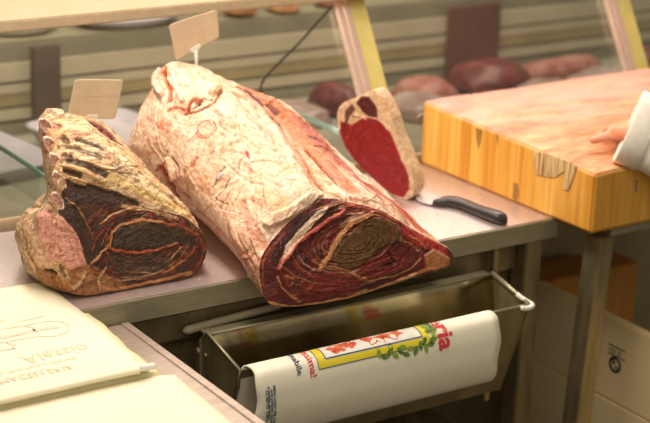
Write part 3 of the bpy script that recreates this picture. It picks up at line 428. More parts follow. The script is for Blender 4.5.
def prism(pts, ext, bm=None, bev=0):
    """closed 3D polygon extruded by vector ext"""
    b = bm or bmesh.new(); n = len(pts); e = Vector(ext)
    a = [b.verts.new(p) for p in pts]; c = [b.verts.new(Vector(p)+e) for p in pts]
    b.faces.new(a); b.faces.new(c[::-1])
    for i in range(n): b.faces.new((a[i], c[i], c[(i+1) % n], a[(i+1) % n]))
    bmesh.ops.recalc_face_normals(b, faces=b.faces[:])
    if bev: bmesh.ops.bevel(b, geom=b.edges[:], offset=bev, segments=2, affect='EDGES')
    return b
def tube(path, rad, n=10, bm=None, close=False):
    b = bm or bmesh.new(); P = [Vector(p) for p in path]; rs = rad if isinstance(rad, (list, tuple)) else [rad]*len(P); rings = []
    up = Vector((0, 0, 1)); 
    for i, p in enumerate(P):
        t = (P[min(i+1, len(P)-1)]-P[max(i-1, 0)]).normalized()
        s = t.cross(up) if abs(t.z) < .95 else t.cross(Vector((1, 0, 0))); s.normalize(); u = s.cross(t)
        rings.append([b.verts.new(p+rs[i]*(math.cos(2*math.pi*k/n)*s+math.sin(2*math.pi*k/n)*u)) for k in range(n)])
    for r, q in zip(rings[:-1], rings[1:]):
        for k in range(n): b.faces.new((r[k], r[(k+1) % n], q[(k+1) % n], q[k]))
    b.faces.new(rings[0][::-1]); b.faces.new(rings[-1]); bmesh.ops.recalc_face_normals(b, faces=b.faces[:]); return b
def smooth_path(P, n):
    return [tuple(v) for v in crom(np.array(P, float), np.linspace(0, len(P)-1.0001, n), False)]
def cyl(c, axis, r, h, n=20, bev=0):
    b = bmesh.new(); a = Vector(axis).normalized(); tube([Vector(c), Vector(c)+a*h], r, n, b)
    if bev: bmesh.ops.bevel(b, geom=[e for e in b.edges if len(e.link_faces) == 2 and e.calc_face_angle(0) > 1], offset=bev, segments=2, affect='EDGES')
    return b
def text_bm(s, size, fn, bold=0):
    c = bpy.data.curves.new('t', 'FONT'); c.offset = bold*size; c.body = s; c.size = size; c.resolution_u = 3; o = bpy.data.objects.new('t', c); COL.objects.link(o)
    dg = bpy.context.evaluated_depsgraph_get(); dg.update(); me = bpy.data.meshes.new_from_object(o.evaluated_get(dg)); COL.objects.unlink(o); bpy.data.objects.remove(o)
    b = bmesh.new(); b.from_mesh(me); bpy.data.meshes.remove(me)
    for v in b.verts: v.co = fn(v.co.x, v.co.y)
    return b
def grid(fn, u0, u1, v0, v1, nu, nv, bm=None):
    b = bm or bmesh.new(); V = [[b.verts.new(fn(u0+(u1-u0)*i/nu, v0+(v1-v0)*j/nv)) for j in range(nv+1)] for i in range(nu+1)]
    for i in range(nu):
        for j in range(nv): b.faces.new((V[i][j], V[i+1][j], V[i+1][j+1], V[i][j+1]))
    return b

# ---------------- the setting ----------------
struct('floor', box(-4, 6, -4, 5, -.05, 0), 'floor')
struct('wall_back', box(-4, 6, 4.6, 4.7, 0, 3), 'wall')

# ---------------- steel counter ----------------
ct = thing('steel_counter', 'stainless steel butcher counter that the two large joints of beef lie on', 'counter', (.1, .2, 0))
b = box(-1.2, 1.092, .0, .46, .808, .85, .0025)
obj('worktop', b, 'top_steel', ct)
obj('front_lip', box(-1.2, 1.092, -.004, .0015, .806, .8485, .001), 'steel', ct)
obj('leg', box(1.013, 1.058, .003, .05, 0, .806, .003), 'leg_steel', ct)
obj('leg', box(-.9, -.855, .003, .05, 0, .806, .003), 'leg_steel', ct)
obj('leg', box(1.013, 1.058, .40, .45, 0, .806, .003), 'leg_steel', ct)
b = box(-.9, 1.012, .06, .068, .60, .806); obj('apron_panel', b, 'dark_steel', ct)
b = box(-.9, 1.012, .034, .055, .735, .79, .003); obj('cross_rail', b, 'dark_steel', ct)
b = box(.93, .945, .01, .024, .45, .80, .002); obj('upright', b, 'leg_steel', ct)
obj('lower_shelf', box(-.85, 1.01, .06, .44, .28, .30, .002), 'dark_steel', ct)
b = tube([(.197, .023, .756), (.205, .023, .757), (.405, .023, .768), (.415, .023, .768)], [.003, .0085, .008, .003], 12); obj('rail_handle', b, 'handle', ct, True)
obj('back_panel', box(-.9, 1.55, .45, .458, .525, .80), 'shelf_grey', ct)

# ---------------- leaning glass screen ----------------
gl = thing('glass_screen', 'glass screen with aluminium posts leaning back behind the counter', 'glass screen', (.5, .47, .85))
lean = lambda z: .487+.575*(z-.868)
obj('base_rail', box(-1.2, 3.2, .4785, .496, .80, .868, .002), 'beige_metal', gl)
b = prism([(-1.2, lean(.868), .868), (-1.2, lean(1.22), 1.22), (-1.2, lean(1.22)+.006, 1.22), (-1.2, lean(.868)+.006, .868)], (4.4, 0, 0)); obj('glass_pane', b, 'pane', gl)
ln = Vector((0, .575, 1)).normalized(); nrm = Vector((0, -1, .575)).normalized()
for px in (.945, 1.770):
    def post(a0, a1, d0, d1, m, nmn, par):
        z0, z1 = .868, 1.215; P = []
        for (xx, dd) in ((a0, d0), (a1, d0), (a1, d1), (a0, d1)):
            P.append(Vector((px+xx, lean(z0), z0))+nrm*dd)
        return obj(nmn, prism(P, ln*((z1-z0)/ln.z), None, .0012), m, par)
    p = post(.041, .085, .001, .012, 'post_olive', 'post', gl)
    post(.000, .018, .001, .016, 'post_chrome', 'post_trim', p); post(.021, .040, .001, .013, 'post_chrome', 'post_trim', p)
b = box(-1.2, 3.2, .640, 1.0, 1.215, 1.24, .003); obj('top_shelf', b, 'beige_metal', gl)
obj('side_glass', prism([(.135, .49, .87), (.135, .49, .935), (.135, 1.0, .935), (.135, 1.0, .87)], (.006, 0, 0)), 'pane', gl)
obj('glass_edge', box(.134, .142, .49, 1.0, .934, .940), 'teal', gl)
obj('glass_edge', box(.86, .87, .505, .74, .936, .945), 'teal_bright', gl)

# ---------------- display case behind the glass ----------------
b = bmesh.new(); prism([(-1.2, .498, .795), (-1.2, 1.598, .705), (-1.2, 1.598, .682), (-1.2, .498, .772)], (4.4, 0, 0), b)
case = thing('display_case', 'refrigerated display case with striped inner front beyond the glass screen', 'display case', (1, 1.2, 0))
obj('deck', b, 'deck', case)
obj('case_base', box(-1.2, 3.2, .55, 1.75, 0, .68), 'shelf_grey', case)
bands = [(.70, .738, 0, 'stripe_grey'), (.738, .748, .008, 'stripe_dark'), (.748, .777, 0, 'stripe_pale'), (.777, .786, .008, 'stripe_dark'), (.786, .822, .004, 'stripe_tan'), (.822, .846, 0, 'stripe_pale'),
         (.846, .856, .008, 'stripe_grey'), (.856, .905, 0, 'stripe_pale'), (.905, .952, .01, 'stripe_grey')]
for z0, z1, dy, m in bands:
    obj('front_band', box(-1.2, 3.2, 1.6+dy, 1.66, z0, z1), m, case)
obj('upper_shelf', box(-1.2, 3.2, 1.615, 2.1, .952, .962), 'stripe_grey', case)
obj('upright', box(.572, .655, 1.575, 1.598, .745, .95, .004), 'brown_upright', case)
obj('upright', box(1.995, 2.20, 1.575, 1.598, .70, .94, .004), 'reflection_panel', case)  # added panel, painted as a person's dark reflection in the glass

def platter(name, x, y, z, rx, ry, m, label, cat, rot=0, group=None, par=None):
    b = bmesh.new(); n = 40; prof = [(0, 0), (.72, 0), (.86, .006), (.97, .020), (1.0, .024), (.985, .027), (.94, .024), (.84, .010), (.7, .005), (0, .005)]
    rings = []
    for r, h in prof:
        rings.append([b.verts.new((x+math.cos(rot)*r*rx*math.cos(t)-math.sin(rot)*r*ry*math.sin(t), y+math.sin(rot)*r*rx*math.cos(t)+math.cos(rot)*r*ry*math.sin(t), z+h)) for t in [2*math.pi*k/n for k in range(n)]] if r else [b.verts.new((x, y, z+h))])
    for a, c in zip(rings[:-1], rings[1:]):
        for k in range(n):
            q = [v for v in ((a[k % len(a)]), a[(k+1) % len(a)], c[(k+1) % len(c)], c[k % len(c)])]
            q2 = []
            for v in q:
                if v not in q2: q2.append(v)
            b.faces.new(q2)
    bmesh.ops.recalc_face_normals(b, faces=b.faces[:]); o = obj(name, b, m, None, True); return tag(o, label, cat, group)
def lump(name, x, y, z, rx, ry, rz, m, label, cat, seed, rot=0, amp=.18, sc=2.2, group=None):
    b = bmesh.new(); bmesh.ops.create_icosphere(b, subdivisions=4, radius=1)
    P = np.array([v.co[:] for v in b.verts]); d = 1+amp*fbm(P, sc, 3, seed)
    for v, k in zip(b.verts, d):
        q = v.co*k; zz = q.z if q.z > 0 else q.z*.25
        sx = math.copysign(abs(q.x)**.8, q.x); sy = math.copysign(abs(q.y)**.8, q.y)
        v.co = Vector((x+math.cos(rot)*sx*rx-math.sin(rot)*sy*ry, y+math.sin(rot)*sx*rx+math.cos(rot)*sy*ry, z+(zz+.25*.95)*rz))
    zmin = min(v.co.z for v in b.verts)
    for v in b.verts: v.co.z += z-zmin
    return tag(obj(name, b, m, None, True), label, cat, group)
dz = lambda y: .795-.0809*(y-.487)+.001
platter('oval_platter', .92, 1.70, .963, .16, .10, 'lavender', 'lavender oval platter on the upper case shelf, under the beige rail at left', 'platter')
platter('oval_platter', .60, 1.74, .963, .11, .10, 'platter', 'white oval platter at the far left end of the upper case shelf', 'platter')
platter('oval_platter', 2.05, 1.72, .963, .20, .10, 'platter', 'white oval platter piled with sliced red meat right of the pale glass post', 'platter')
platter('oval_platter', 2.50, 1.72, .963, .18, .10, 'platter', 'empty white oval platter right of the one with sliced meat', 'platter')
for k, (dx, dy, s) in enumerate([(-.12, .01, 1), (-.07, -.03, 1.1), (-.01, .0, 1.2), (.05, -.02, 1.05), (.11, 0, 1), (0.0, .05, 1.1)]):
    lump('meat_slice', 2.05+dx, 1.71+dy, .972, .045*s, .04, .028, 'redmeat' if k % 2 else 'pinkmeat', 'slice of red meat in the pile on the white oval platter', 'meat', 30+k, k*.7, .3, group='red meat slices on the platter')
lump('meat_cut', 1.27, 1.66, .963, .05, .05, .08, 'tanmeat', 'tan cut of meat under the shelf just right of the taller price card', 'meat', 3)
lump('meat_cut', 1.42, 1.66, .963, .05, .05, .045, 'tanmeat', 'small tan cut of meat on the upper shelf left of the black cable', 'meat', 4)
lump('meat_cut', 1.62, 1.67, .963, .075, .05, .05, 'pinkmeat', 'pink cut of meat on the upper shelf where the black cable ends', 'meat', 5)
lump('meat_joint', 1.975, 1.33, dz(1.3), .135, .12, .075, 'redmeat', 'large dark red joint of meat on the deck behind the chopping block corner', 'meat', 6, .1, .15)
lump('meat_joint', 1.385, 1.30, dz(1.30), .050, .10, .075, 'redmeat', 'small dark red joint on the deck left of the standing steak', 'meat', 7, .2, .2)
lump('wrapped_meat', 1.20, 1.27, dz(1.3), .12, .12, .05, 'packmeat', 'grey wrapped meat pack on the deck behind the large roast', 'meat', 8, .1)
lump('wrapped_meat', 1.56, 1.12, dz(1.12), .09, .12, .05, 'packmeat', 'grey wrapped meat pack between pale post and block', 'meat', 9, .2)
lump('wrapped_meat', 1.70, 1.30, dz(1.3), .09, .10, .06, 'pinkmeat', 'pale pink meat piece on the deck just right of the pale post', 'meat', 10, .2)
lump('meat_strip', 2.31, 1.40, dz(1.4), .19, .06, .05, 'pinkmeat', 'long pink strip of meat on the deck above the chopping block', 'meat', 11, .04)
lump('wrapped_meat', 2.02, 1.10, dz(1.1), .10, .10, .045, 'packmeat', 'flat grey meat pack directly beyond the chopping block top edge', 'meat', 12, .3)
lump('wrapped_meat', 2.30, 1.15, dz(1.15), .16, .09, .05, 'packmeat', 'wide grey meat pack on the deck left of the pink post', 'meat', 13, -.1)
lump('meat_joint', 2.62, 1.32, dz(1.3), .05, .06, .06, 'redmeat', 'rust red piece of meat right of the pink post', 'meat', 14)
def tray(x, y, z, sx, sy, rot, label):
    b = bmesh.new(); Pts = []; n = 6
    def ringf(s, h, r=.05):
        out = []
        for cx, cy, a0 in ((sx-r, sy-r, 0), (-sx+r, sy-r, 90), (-sx+r, -sy+r, 180), (sx-r, -sy+r, 270)):
            for k in range(n+1):
                a = math.radians(a0+90*k/n); X = (cx+r*math.cos(a))*s; Y = (cy+r*math.sin(a))*s
                out.append(b.verts.new((x+math.cos(rot)*X-math.sin(rot)*Y, y+math.sin(rot)*X+math.cos(rot)*Y, z+h)))
        return out
    R = [ringf(.88, 0), ringf(.97, .03), ringf(1, .035), ringf(.96, .037), ringf(.86, .006)]
    for a, c in zip(R[:-1], R[1:]):
        for k in range(len(a)): b.faces.new((a[k], a[(k+1) % len(a)], c[(k+1) % len(a)], c[k]))
    b.faces.new(R[0][::-1]); b.faces.new(R[-1]); bmesh.ops.recalc_face_normals(b, faces=b.faces[:])
    return tag(obj('display_tray', b, 'lavender', None, True), label, 'tray')
tray(.66, 1.20, dz(1.20)+.012, .16, .26, .15, 'lavender plastic tray behind the top of the rib joint')
tray(.26, 1.25, dz(1.25)+.012, .16, .20, .15, 'lavender plastic tray at the left picture edge on the case deck')
tag(obj('power_cable', tube(smooth_path([(1.052, .8, 1.205), (1.035, .8, 1.174), (.987, .8, 1.131), (.937, .8, 1.086), (.881, .8, 1.042), (.842, .8, 1.009), (.828, .8, .983), (.834, .8, .93), (.85, .82, .80), (.86, .85, dz(.85)+.003)], 50), .0028, 8), 'cable', None, True), 'thin black cable hanging down behind the glass left of the pale post', 'cable')

# ---------------- chopping block and its stand ----------------
def block_mesh():
    x0, x1, y0, y1, z0 = 1.071, 1.95, -.122, .464, .8505
    b = bmesh.new(); nx, ny, nz = 90, 66, 16
    def P(u, v, w):
        # rounded box coordinates
        x = x0+(x1-x0)*u; y = y0+(y1-y0)*v
        wear = math.sin(x*13+y*7)*.5+math.sin(y*31-x*9)*.3+math.sin(x*47+1)*.2
        ed = math.exp(-((u)/.05)**2)*.003+math.exp(-(v/.06)**2)*.002
        zt = .9855+.0175*min(1, max(0, v*1.05))-.002*wear-ed
        return Vector((x, y, z0+(zt-z0)*w))
    faces = [('t', nx, ny), ('b', nx, ny), ('l', ny, nz), ('r', ny, nz), ('f', nx, nz), ('k', nx, nz)]
    for f, n1, n2 in faces:
        def g(i, j, f=f):
            return {'t': P(i, j, 1), 'b': P(i, j, 0), 'l': P(0, i, j), 'r': P(1, i, j), 'f': P(i, 0, j), 'k': P(i, 1, j)}[f]
        V = [[b.verts.new(g(i/n1, j/n2)) for j in range(n2+1)] for i in range(n1+1)]
        for i in range(n1):
            for j in range(n2): b.faces.new((V[i][j], V[i+1][j], V[i+1][j+1], V[i][j+1]))
    bmesh.ops.remove_doubles(b, verts=b.verts[:], dist=.0004); bmesh.ops.recalc_face_normals(b, faces=b.faces[:])
    sharp = [e for e in b.edges if len(e.link_faces) == 2 and e.calc_face_angle(0) > 1]
    bmesh.ops.bevel(b, geom=sharp, offset=.004, segments=3, affect='EDGES', clamp_overlap=True)
    return b
blk = tag(obj('chopping_block', block_mesh(), 'block', None, True), 'thick yellow laminated chopping block with a pink stained top', 'chopping block')
def side_poly(name, pts, th, m, amp=0):
    o = obj(name, prism([(1.0715, y, min(z, .987)) for y, z in pts], (-th, 0, 0)), m, blk); return o
sp = side_poly('splintered_wood', [(.067, .975), (.067, .9819), (.0266, .9879), (-.0151, .99), (-.0586, .99), (-.0665, .9819), (-.0575, .9511), (-.0478, .9265), (-.0321, .9243), (-.0307, .9644), (-.0059, .9436), (.0306, .9358), (.0567, .9332)], .003, 'peel')
sp['label'] = 'torn pale wood fibres'
for g_ in ([(.268, .985), (.2443, .985), (.2461, .9611), (.2545, .9357), (.2623, .9557)], [(.1285, .8949), (.1133, .8951), (.1072, .8693), (.1158, .8531), (.1281, .8582)], [(.196, .987), (.1886, .987), (.1894, .9617)]):
    side_poly('gouge', g_, .0008, 'gouge')
obj('gouge', prism([(1.1845, -.1218, .9533), (1.1963, -.1218, .9494), (1.1967, -.1218, .923), (1.1877, -.1218, .9265)], (0, -.0008, 0)), 'peel', blk)
pv = Vector((1.074, -.122, 0)); blk.matrix_world = Matrix.Translation(pv+Vector((.004, .0, 0))) @ Matrix.Rotation(math.radians(.9), 4, 'Z') @ Matrix.Translation(-pv)
st = thing('block_stand', 'square tube steel stand carrying the chopping block', 'stand', (1.5, .2, 0))
for x, y in ((1.118, -.105), (1.84, -.105), (1.118, .40), (1.84, .40)):
    if y > 0 and x < 1.3: continue
    # front legs splay very slightly
    ds = -.045 if x < 1.3 else .045
    P0 = [(x+ds, y, 0), (x+ds+.046, y, 0), (x+ds+.046, y+.046, 0), (x+ds, y+.046, 0)]
    bb = bmesh.new(); a = [bb.verts.new(p) for p in P0]; c = [bb.verts.new((p[0]-ds, p[1], .828)) for p in P0]
    bb.faces.new(a[::-1]); bb.faces.new(c)
    for i in range(4): bb.faces.new((a[i], a[(i+1) % 4], c[(i+1) % 4], c[i]))
    bmesh.ops.recalc_face_normals(bb, faces=bb.faces[:]); bmesh.ops.bevel(bb, geom=bb.edges[:], offset=.003, segments=2, affect='EDGES')
    obj('leg', bb, 'leg_steel', st)
b = box(1.15, 1.89, -.105, -.08, .828, .8495, .0015); obj('frame_rail', b, 'steel', st)
b = box(1.118, 1.89, .41, .44, .828, .8495, .0015); obj('frame_rail', b, 'steel', st)
b = box(1.118, 1.143, -.078, .41, .828, .8495, .0015); obj('frame_rail', b, 'dark_steel', st)

# ---------------- boxes under the block ----------------
cb = thing('cardboard_box', 'brown cardboard box standing behind the white polystyrene panel', 'box', (1.45, .5, 0))
obj('body', box(1.335, 1.646, .30, .42, .0, .556, .003), 'carton', cb)
pc = thing('polystyrene_panel', 'white polystyrene panel with a recycling mark standing on edge under the chopping block', 'panel', (1.31, 0, 0))
obj('body', box(1.30, 1.325, -.60, .294, .0, .369, .003), 'poly', pc)
obj('upper_panel', box(1.30, 1.325, -.60, .294, .371, .567, .003), 'poly', pc)
# recycling mark: ring, inner arrow and a short printed bar above
bb = bmesh.new(); n = 28
for ro, ri, cy, cz in ((.020, .0125, .0, .462),):
    A = [bb.verts.new((1.2993, cy+ro*math.cos(2*math.pi*k/n), cz+ro*math.sin(2*math.pi*k/n))) for k in range(n)]
    B_ = [bb.verts.new((1.2993, cy+ri*math.cos(2*math.pi*k/n), cz+ri*math.sin(2*math.pi*k/n))) for k in range(n)]
    for k in range(n): bb.faces.new((A[k], A[(k+1) % n], B_[(k+1) % n], B_[k]))
for tri in (((.010, .472), (-.002, .470), (.006, .458)), ((-.010, .455), (.0, .452), (-.004, .464))):
    bb.faces.new([bb.verts.new((1.2992, y, z)) for y, z in tri])
obj('recycling_mark', bb, 'ink_black', pc)
bb = text_bm('PSE·20', .017, lambda u, v: Vector((1.2993, .024-u*.9, .487+v)))
box(1.2990, 1.2994, -.030, .026, .5035, .5065, 0, bb); box(1.2990, 1.2994, -.030, .026, .482, .4845, 0, bb); obj('printed_bar', bb, 'ink_black', pc)

# ---------------- paper dispenser tray on the counter front ----------------
tr = thing('paper_tray', 'V-shaped stainless steel tray hanging under the counter front', 'tray', (.55, -.09, .5))
XL, XR = .2205, .897
obj('back_panel', prism([(XL, -.030, .762), (XL, -.074, .522), (XL, -.072, .520), (XL, -.027, .762)], (XR-XL, 0, 0)), 'mirror_steel', tr)
obj('back_flange', box(XL, XR, -.030, .0, .760, .763, .0005), 'steel', tr)
obj('front_panel', prism([(XL, -.150, .737), (XL, -.076, .520), (XL, -.073, .522), (XL, -.146, .737)], (XR-XL, 0, 0)), 'dark_steel', tr)
obj('front_rim', tube([(XL, -.150, .738), (XR, -.150, .738)], .003, 10), 'steel', tr, True)
obj('back_rim', tube([(XL, -.029, .763), (XR, -.029, .763)], .0028, 10), 'steel', tr, True)
ep = obj('end_plate', prism([(XL, -.030, .768), (XL, .012, .722), (XL, .012, .60), (XL, -.074, .515), (XL, -.152, .737)], (-.003, 0, 0)), 'dark_steel', tr)
obj('plate_rim', tube([(XL-.002, .012, .722), (XL-.002, -.030, .770), (XL-.002, -.154, .740), (XL-.002, -.135, .68)], .003, 8), 'steel', ep, True)
obj('bolt', cyl((XL-.003, -.003, .722), (-1, 0, 0), .007, .005, 14, .001), 'steel', ep, True)
obj('bolt', cyl((XL-.003, -.030, .722), (-1, 0, 0), .006, .004, 14, .001), 'dark_steel', ep, True)
obj('plate_fold', box(XL-.006, XL-.003, -.012, -.008, .62, .748), 'steel', ep)
ep2 = obj('end_plate', prism([(XR, -.030, .766), (XR, .0, .74), (XR, .0, .60), (XR, -.074, .515), (XR, -.152, .737)], (.003, 0, 0)), 'dark_steel', tr)
obj('plate_rim', tube([(XR, -.028, .766), (XR, -.152, .738)], .005, 8), 'steel', ep2, True)
cl = obj('corner_clip', tube(smooth_path([(XR-.006, -.118, .750), (XR+.001, -.135, .742), (XR+.005, -.156, .737), (XR-.012, -.160, .735), (XR-.026, -.156, .737)], 16), .0055, 8), 'white_plastic', tr, True)
cl['label'] = 'white plastic corner clip'

# wrapping paper hung over the front rim
PROF = crom(np.array([(-.108, .615), (-.122, .66), (-.137, .705), (-.146, .740), (-.155, .7475), (-.171, .7455), (-.184, .737), (-.193, .715), (-.197, .69), (-.198, .66), (-.192, .63), (-.178, .605), (-.155, .592)]), np.linspace(0, 11.999, 140), False)
dS = np.concatenate([[0], np.cumsum(np.linalg.norm(np.diff(PROF, axis=0), axis=1))]); S0 = dS[int(4*139/12)]
def surf(x, s, off=.0006):
    s = s+S0; y = np.interp(s, dS, PROF[:, 0]); z = np.interp(s, dS, PROF[:, 1])
    y2 = np.interp(s+.001, dS, PROF[:, 0]); z2 = np.interp(s+.001, dS, PROF[:, 1]); t = Vector((0, y2-y, z2-z))
    if t.length < 1e-6: t = Vector((0, 0, -1))
    t.normalize(); nn = Vector((0, t.z, -t.y)); return Vector((x, y, z))+nn*off   # outward = away from the tray front
PX0, PX1 = .229, .789
b = bmesh.new(); NP = 110
smax = dS[-1]-S0; smin = -S0
def edgex(x, s):
    w = .003*math.sin(s*40)+.002*math.sin(s*90+x)
    return x+w
A = [[b.verts.new(surf(edgex(PX0+(PX1-PX0)*i/30, s), s, .0)) for s in np.linspace(smin, smax, NP)] for i in range(31)]
B_ = [[b.verts.new(surf(edgex(PX0+(PX1-PX0)*i/30, s), s, -.003)) for s in np.linspace(smin, smax, NP)] for i in range(31)]
for i in range(30):
    for j in range(NP-1): b.faces.new((A[i][j], A[i+1][j], A[i+1][j+1], A[i][j+1])); b.faces.new((B_[i][j], B_[i][j+1], B_[i+1][j+1], B_[i+1][j]))
for j in range(NP-1):
    b.faces.new((A[0][j], A[0][j+1], B_[0][j+1], B_[0][j])); b.faces.new((A[30][j], B_[30][j], B_[30][j+1], A[30][j+1]))
for i in range(30):
    b.faces.new((A[i][0], B_[i][0], B_[i+1][0], A[i+1][0])); b.faces.new((A[i][-1], A[i+1][-1], B_[i+1][-1], B_[i][-1]))
bmesh.ops.recalc_face_normals(b, faces=b.faces[:])
wp = tag(obj('wrapping_paper', b, 'roll_paper', None, True), 'white printed butcher wrapping paper curling over the front rim of the steel tray', 'paper')
def pr(name, bm, m): return obj(name, bm, m, wp)
# yellow frame, blue inner line, green outer line
fl, frr, sb_, sy = .366, .622, .046, -.035
def strip(u0, u1, v0, v1, m, off, bm=None): return grid(lambda u, v: surf(u, v, off), u0, u1, v0, v1, max(1, int((u1-u0)/.02)), max(2, int(abs(v1-v0)/.004)), bm)
b = strip(fl, frr, sb_-.013, sb_, None, .0007); strip(fl, fl+.016, sy, sb_-.013, None, .0007, b); strip(frr-.016, frr, sy, sb_-.013, None, .0007, b); pr('yellow_frame', b, 'ink_yellow')
b = strip(fl-.0015, frr, sb_, sb_+.0018, None, .0008); strip(fl-.0015, fl, sy, sb_, None, .0008, b); strip(fl+.018, frr-.018, sb_-.0165, sb_-.0145, None, .0008, b); strip(fl+.0165, fl+.0185, sy, sb_-.0145, None, .0008, b); strip(frr-.0185, frr-.0165, sy, sb_-.0145, None, .0008, b); pr('blue_frame_line', b, 'ink_blue')
b = strip(fl+.019, frr-.019, sy, sb_-.017, None, .0006); pr('picture_ground', b, 'ink_pic')
def blobpoly(cx, cs, rx, rs, m, name, seed):
    bb = bmesh.new(); n = 18; rr = [1+.22*math.sin(seed*3+k*1.9)+.12*math.sin(k*3.7+seed) for k in range(n)]
    c = bb.verts.new(surf(cx, cs, .0011)); V = [bb.verts.new(surf(cx+rx*rr[k]*math.cos(2*math.pi*k/n), cs+rs*rr[k]*math.sin(2*math.pi*k/n), .0011)) for k in range(n)]
    for k in range(n): bb.faces.new((c, V[k], V[(k+1) % n]))
    return pr(name, bb, m)
blobpoly(.417, .012, .019, .013, 'ink_meat', 'printed_steak', 1); blobpoly(.448, .010, .014, .011, 'ink_meat', 'printed_steak', 2)
blobpoly(.505, .006, .026, .018, 'ink_meat', 'printed_steak', 3); blobpoly(.545, .005, .022, .018, 'ink_meat', 'printed_steak', 4)
rnd = random.Random(3); k = 0
for (cx, cs) in [(.500, .043), (.512, .052), (.524, .046), (.536, .054), (.548, .048), (.560, .056), (.572, .048), (.584, .055), (.596, .047), (.608, .054), (.620, .048), (.628, .040), (.632, .030), (.624, .022), (.636, .018), (.622, .010), (.634, .004), (.606, .040), (.555, .042), (.528, .038)]:
    bb = bmesh.new(); a = rnd.uniform(0, 6.28); L = .0105; w = .0048
    q = [(-L, 0), (-L*.3, w), (L*.4, w), (L, 0), (L*.4, -w), (-L*.3, -w)]
    bb.faces.new([bb.verts.new(surf(cx+math.cos(a)*p-math.sin(a)*r_, cs+math.sin(a)*p+math.cos(a)*r_, .0012)) for p, r_ in q]); pr('printed_leaf', bb, 'ink_green' if k % 3 else 'ink_lime'); k += 1
# lettering runs down the paper: letter tops point right
def tdown(s, size, x, s1, m, name, sx=1., shear=0, start=False, bold=0):
    bb = text_bm(s, size, lambda u, v: Vector((u, v, 0)), bold); wd = 0 if start else max(v.co.x for v in bb.verts)
    for v in bb.verts: v.co = surf(x+v.co.y*sx, s1-wd+v.co.x+v.co.y*shear, .0010)
    return pr(name, bb, m)
tdown('celleria', .052, .640, .066, 'ink_red', 'red_lettering', 1.0, 0, False, .03)
tdown('la carne buonissima!', .023, .345, .060, 'ink_red', 'red_script', .9, -.2, False, .015)
tdown('sempre la qualita amabile', .019, .318, .050, 'ink_blue', 'blue_script', .9, -.2, False, .015)
for q, (s_, xx) in enumerate((('IMBALLAGGIO PER ALIMENTI', .264), ('carta politenata idonea', .2585), ('al contatto alimentare', .253), ('KG NETTO  CARTA', .2475))):
    tdown(s_, .0072, xx, .056+.006*(q % 2), 'ink_blue', 'small_print', 1, 0, True, .03)

# ---------------- foreground bench with paper bundles ----------------
be = thing('side_bench', 'steel bench end in the foreground beneath the cream paper bundles', 'bench', (-.3, -.5, 0))
obj('bench_top', box(-.9, .066, -1.2, -.006, .785, .81, .002), 'bench_steel', be)
obj('edge_trim', box(.050, .068, -1.2, -.006, .77, .8125, .002), 'bench_steel', be)
obj('leg', box(.0, .04, -.10, -.06, 0, .785), 'leg_steel', be); obj('leg', box(-.86, -.82, -1.15, -1.11, 0, .785), 'leg_steel', be); obj('leg', box(0, .04, -1.15, -1.11, 0, .785), 'leg_steel', be); obj('leg', box(-.86, -.82, -.10, -.06, 0, .785), 'leg_steel', be)
def sheetstack(y0, y1, xr0, xr1, z0, z1, m, name, label, seed, ybottom=None, droop=0):
    """stack of paper, wavy right edge, from near end y0 to far end y1"""
    b = bmesh.new(); ny = 40; nx = 24; x0 = -.62; T = []; Bt = []
    for j in range(ny+1):
        v = j/ny; y = y0+(y1-y0)*v; w = (.003*math.sin(9*v+seed)+.002*math.sin(23*v+seed*2))*(.6 if seed == 1 else .3); xr = xr0+(xr1-xr0)*v+w; rt = []; rb = []
        for i in range(nx+1):
            u = i/nx; x = x0+(xr-x0)*u
            e = 0; near = math.exp(-v*18)*droop
            rt.append(b.verts.new((x, y, z1+e*.6-near-.006*max(0, (u-.93)/.07)**2))); rb.append(b.verts.new((x, y, z0)))
        T.append(rt); Bt.append(rb)
    for j in range(ny):
        for i in range(nx): b.faces.new((T[j][i], T[j][i+1], T[j+1][i+1], T[j+1][i])); b.faces.new((Bt[j][i], Bt[j+1][i], Bt[j+1][i+1], Bt[j][i+1]))
    for j in range(ny): b.faces.new((T[j][nx], Bt[j][nx], Bt[j+1][nx], T[j+1][nx])); b.faces.new((T[j][0], T[j+1][0], Bt[j+1][0], Bt[j][0]))
    for i in range(nx): b.faces.new((T[0][i], Bt[0][i], Bt[0][i+1], T[0][i+1])); b.faces.new((T[ny][i], T[ny][i+1], Bt[ny][i+1], Bt[ny][i]))
    bmesh.ops.recalc_face_normals(b, faces=b.faces[:]); return tag(obj(name, b, m, None, True), label, 'paper')
sheetstack(-.30, -.008, -.024, -.010, .8125, .850, 'paper_under', 'paper_bundle', 'pile of pale yellow sheets under the printed cream sheet, on the bench end', 1)
kp = sheetstack(-.005, .158, -.05, -.022, .8525, .8540, 'kraft', 'kraft_sheet', 'thin brown kraft sheet edge showing behind the cream paper beside the rib joint', 2)
pa = sheetstack(-.300, .137, -.040, -.027, .8555, .862, 'paper', 'printed_sheets', 'upper bundle of cream paper showing faint salmon and grey print through it', 3, droop=.006)
pb = sheetstack(-.95, -.306, -.018, .004, .8125, .842, 'paper', 'printed_sheets', 'nearer lower bundle of cream paper below the rolled edge', 4)
obj('rolled_edge', tube(smooth_path([(-.60, -.303, .856), (-.3, -.302, .856), (-.1, -.302, .857), (-.060, -.304, .857)], 30), .0055, 10), 'paper', pa, True)
re = obj('rolled_corner', tube([(-.060, -.303, .860), (-.056, -.303, .860), (-.036, -.303, .859), (-.030, -.303, .859)], [.003, .006, .006, .003], 12), 'white_plastic', pa, True); re['label'] = 'white rolled corner of the sheet'
zf = .8626
def flat(name, s, size, x, y, m, sx=1.0, z=zf, par=None): return obj(name, text_bm(s, size, lambda u, v: Vector((x+u*sx, y-v, z))), m, par or pa)
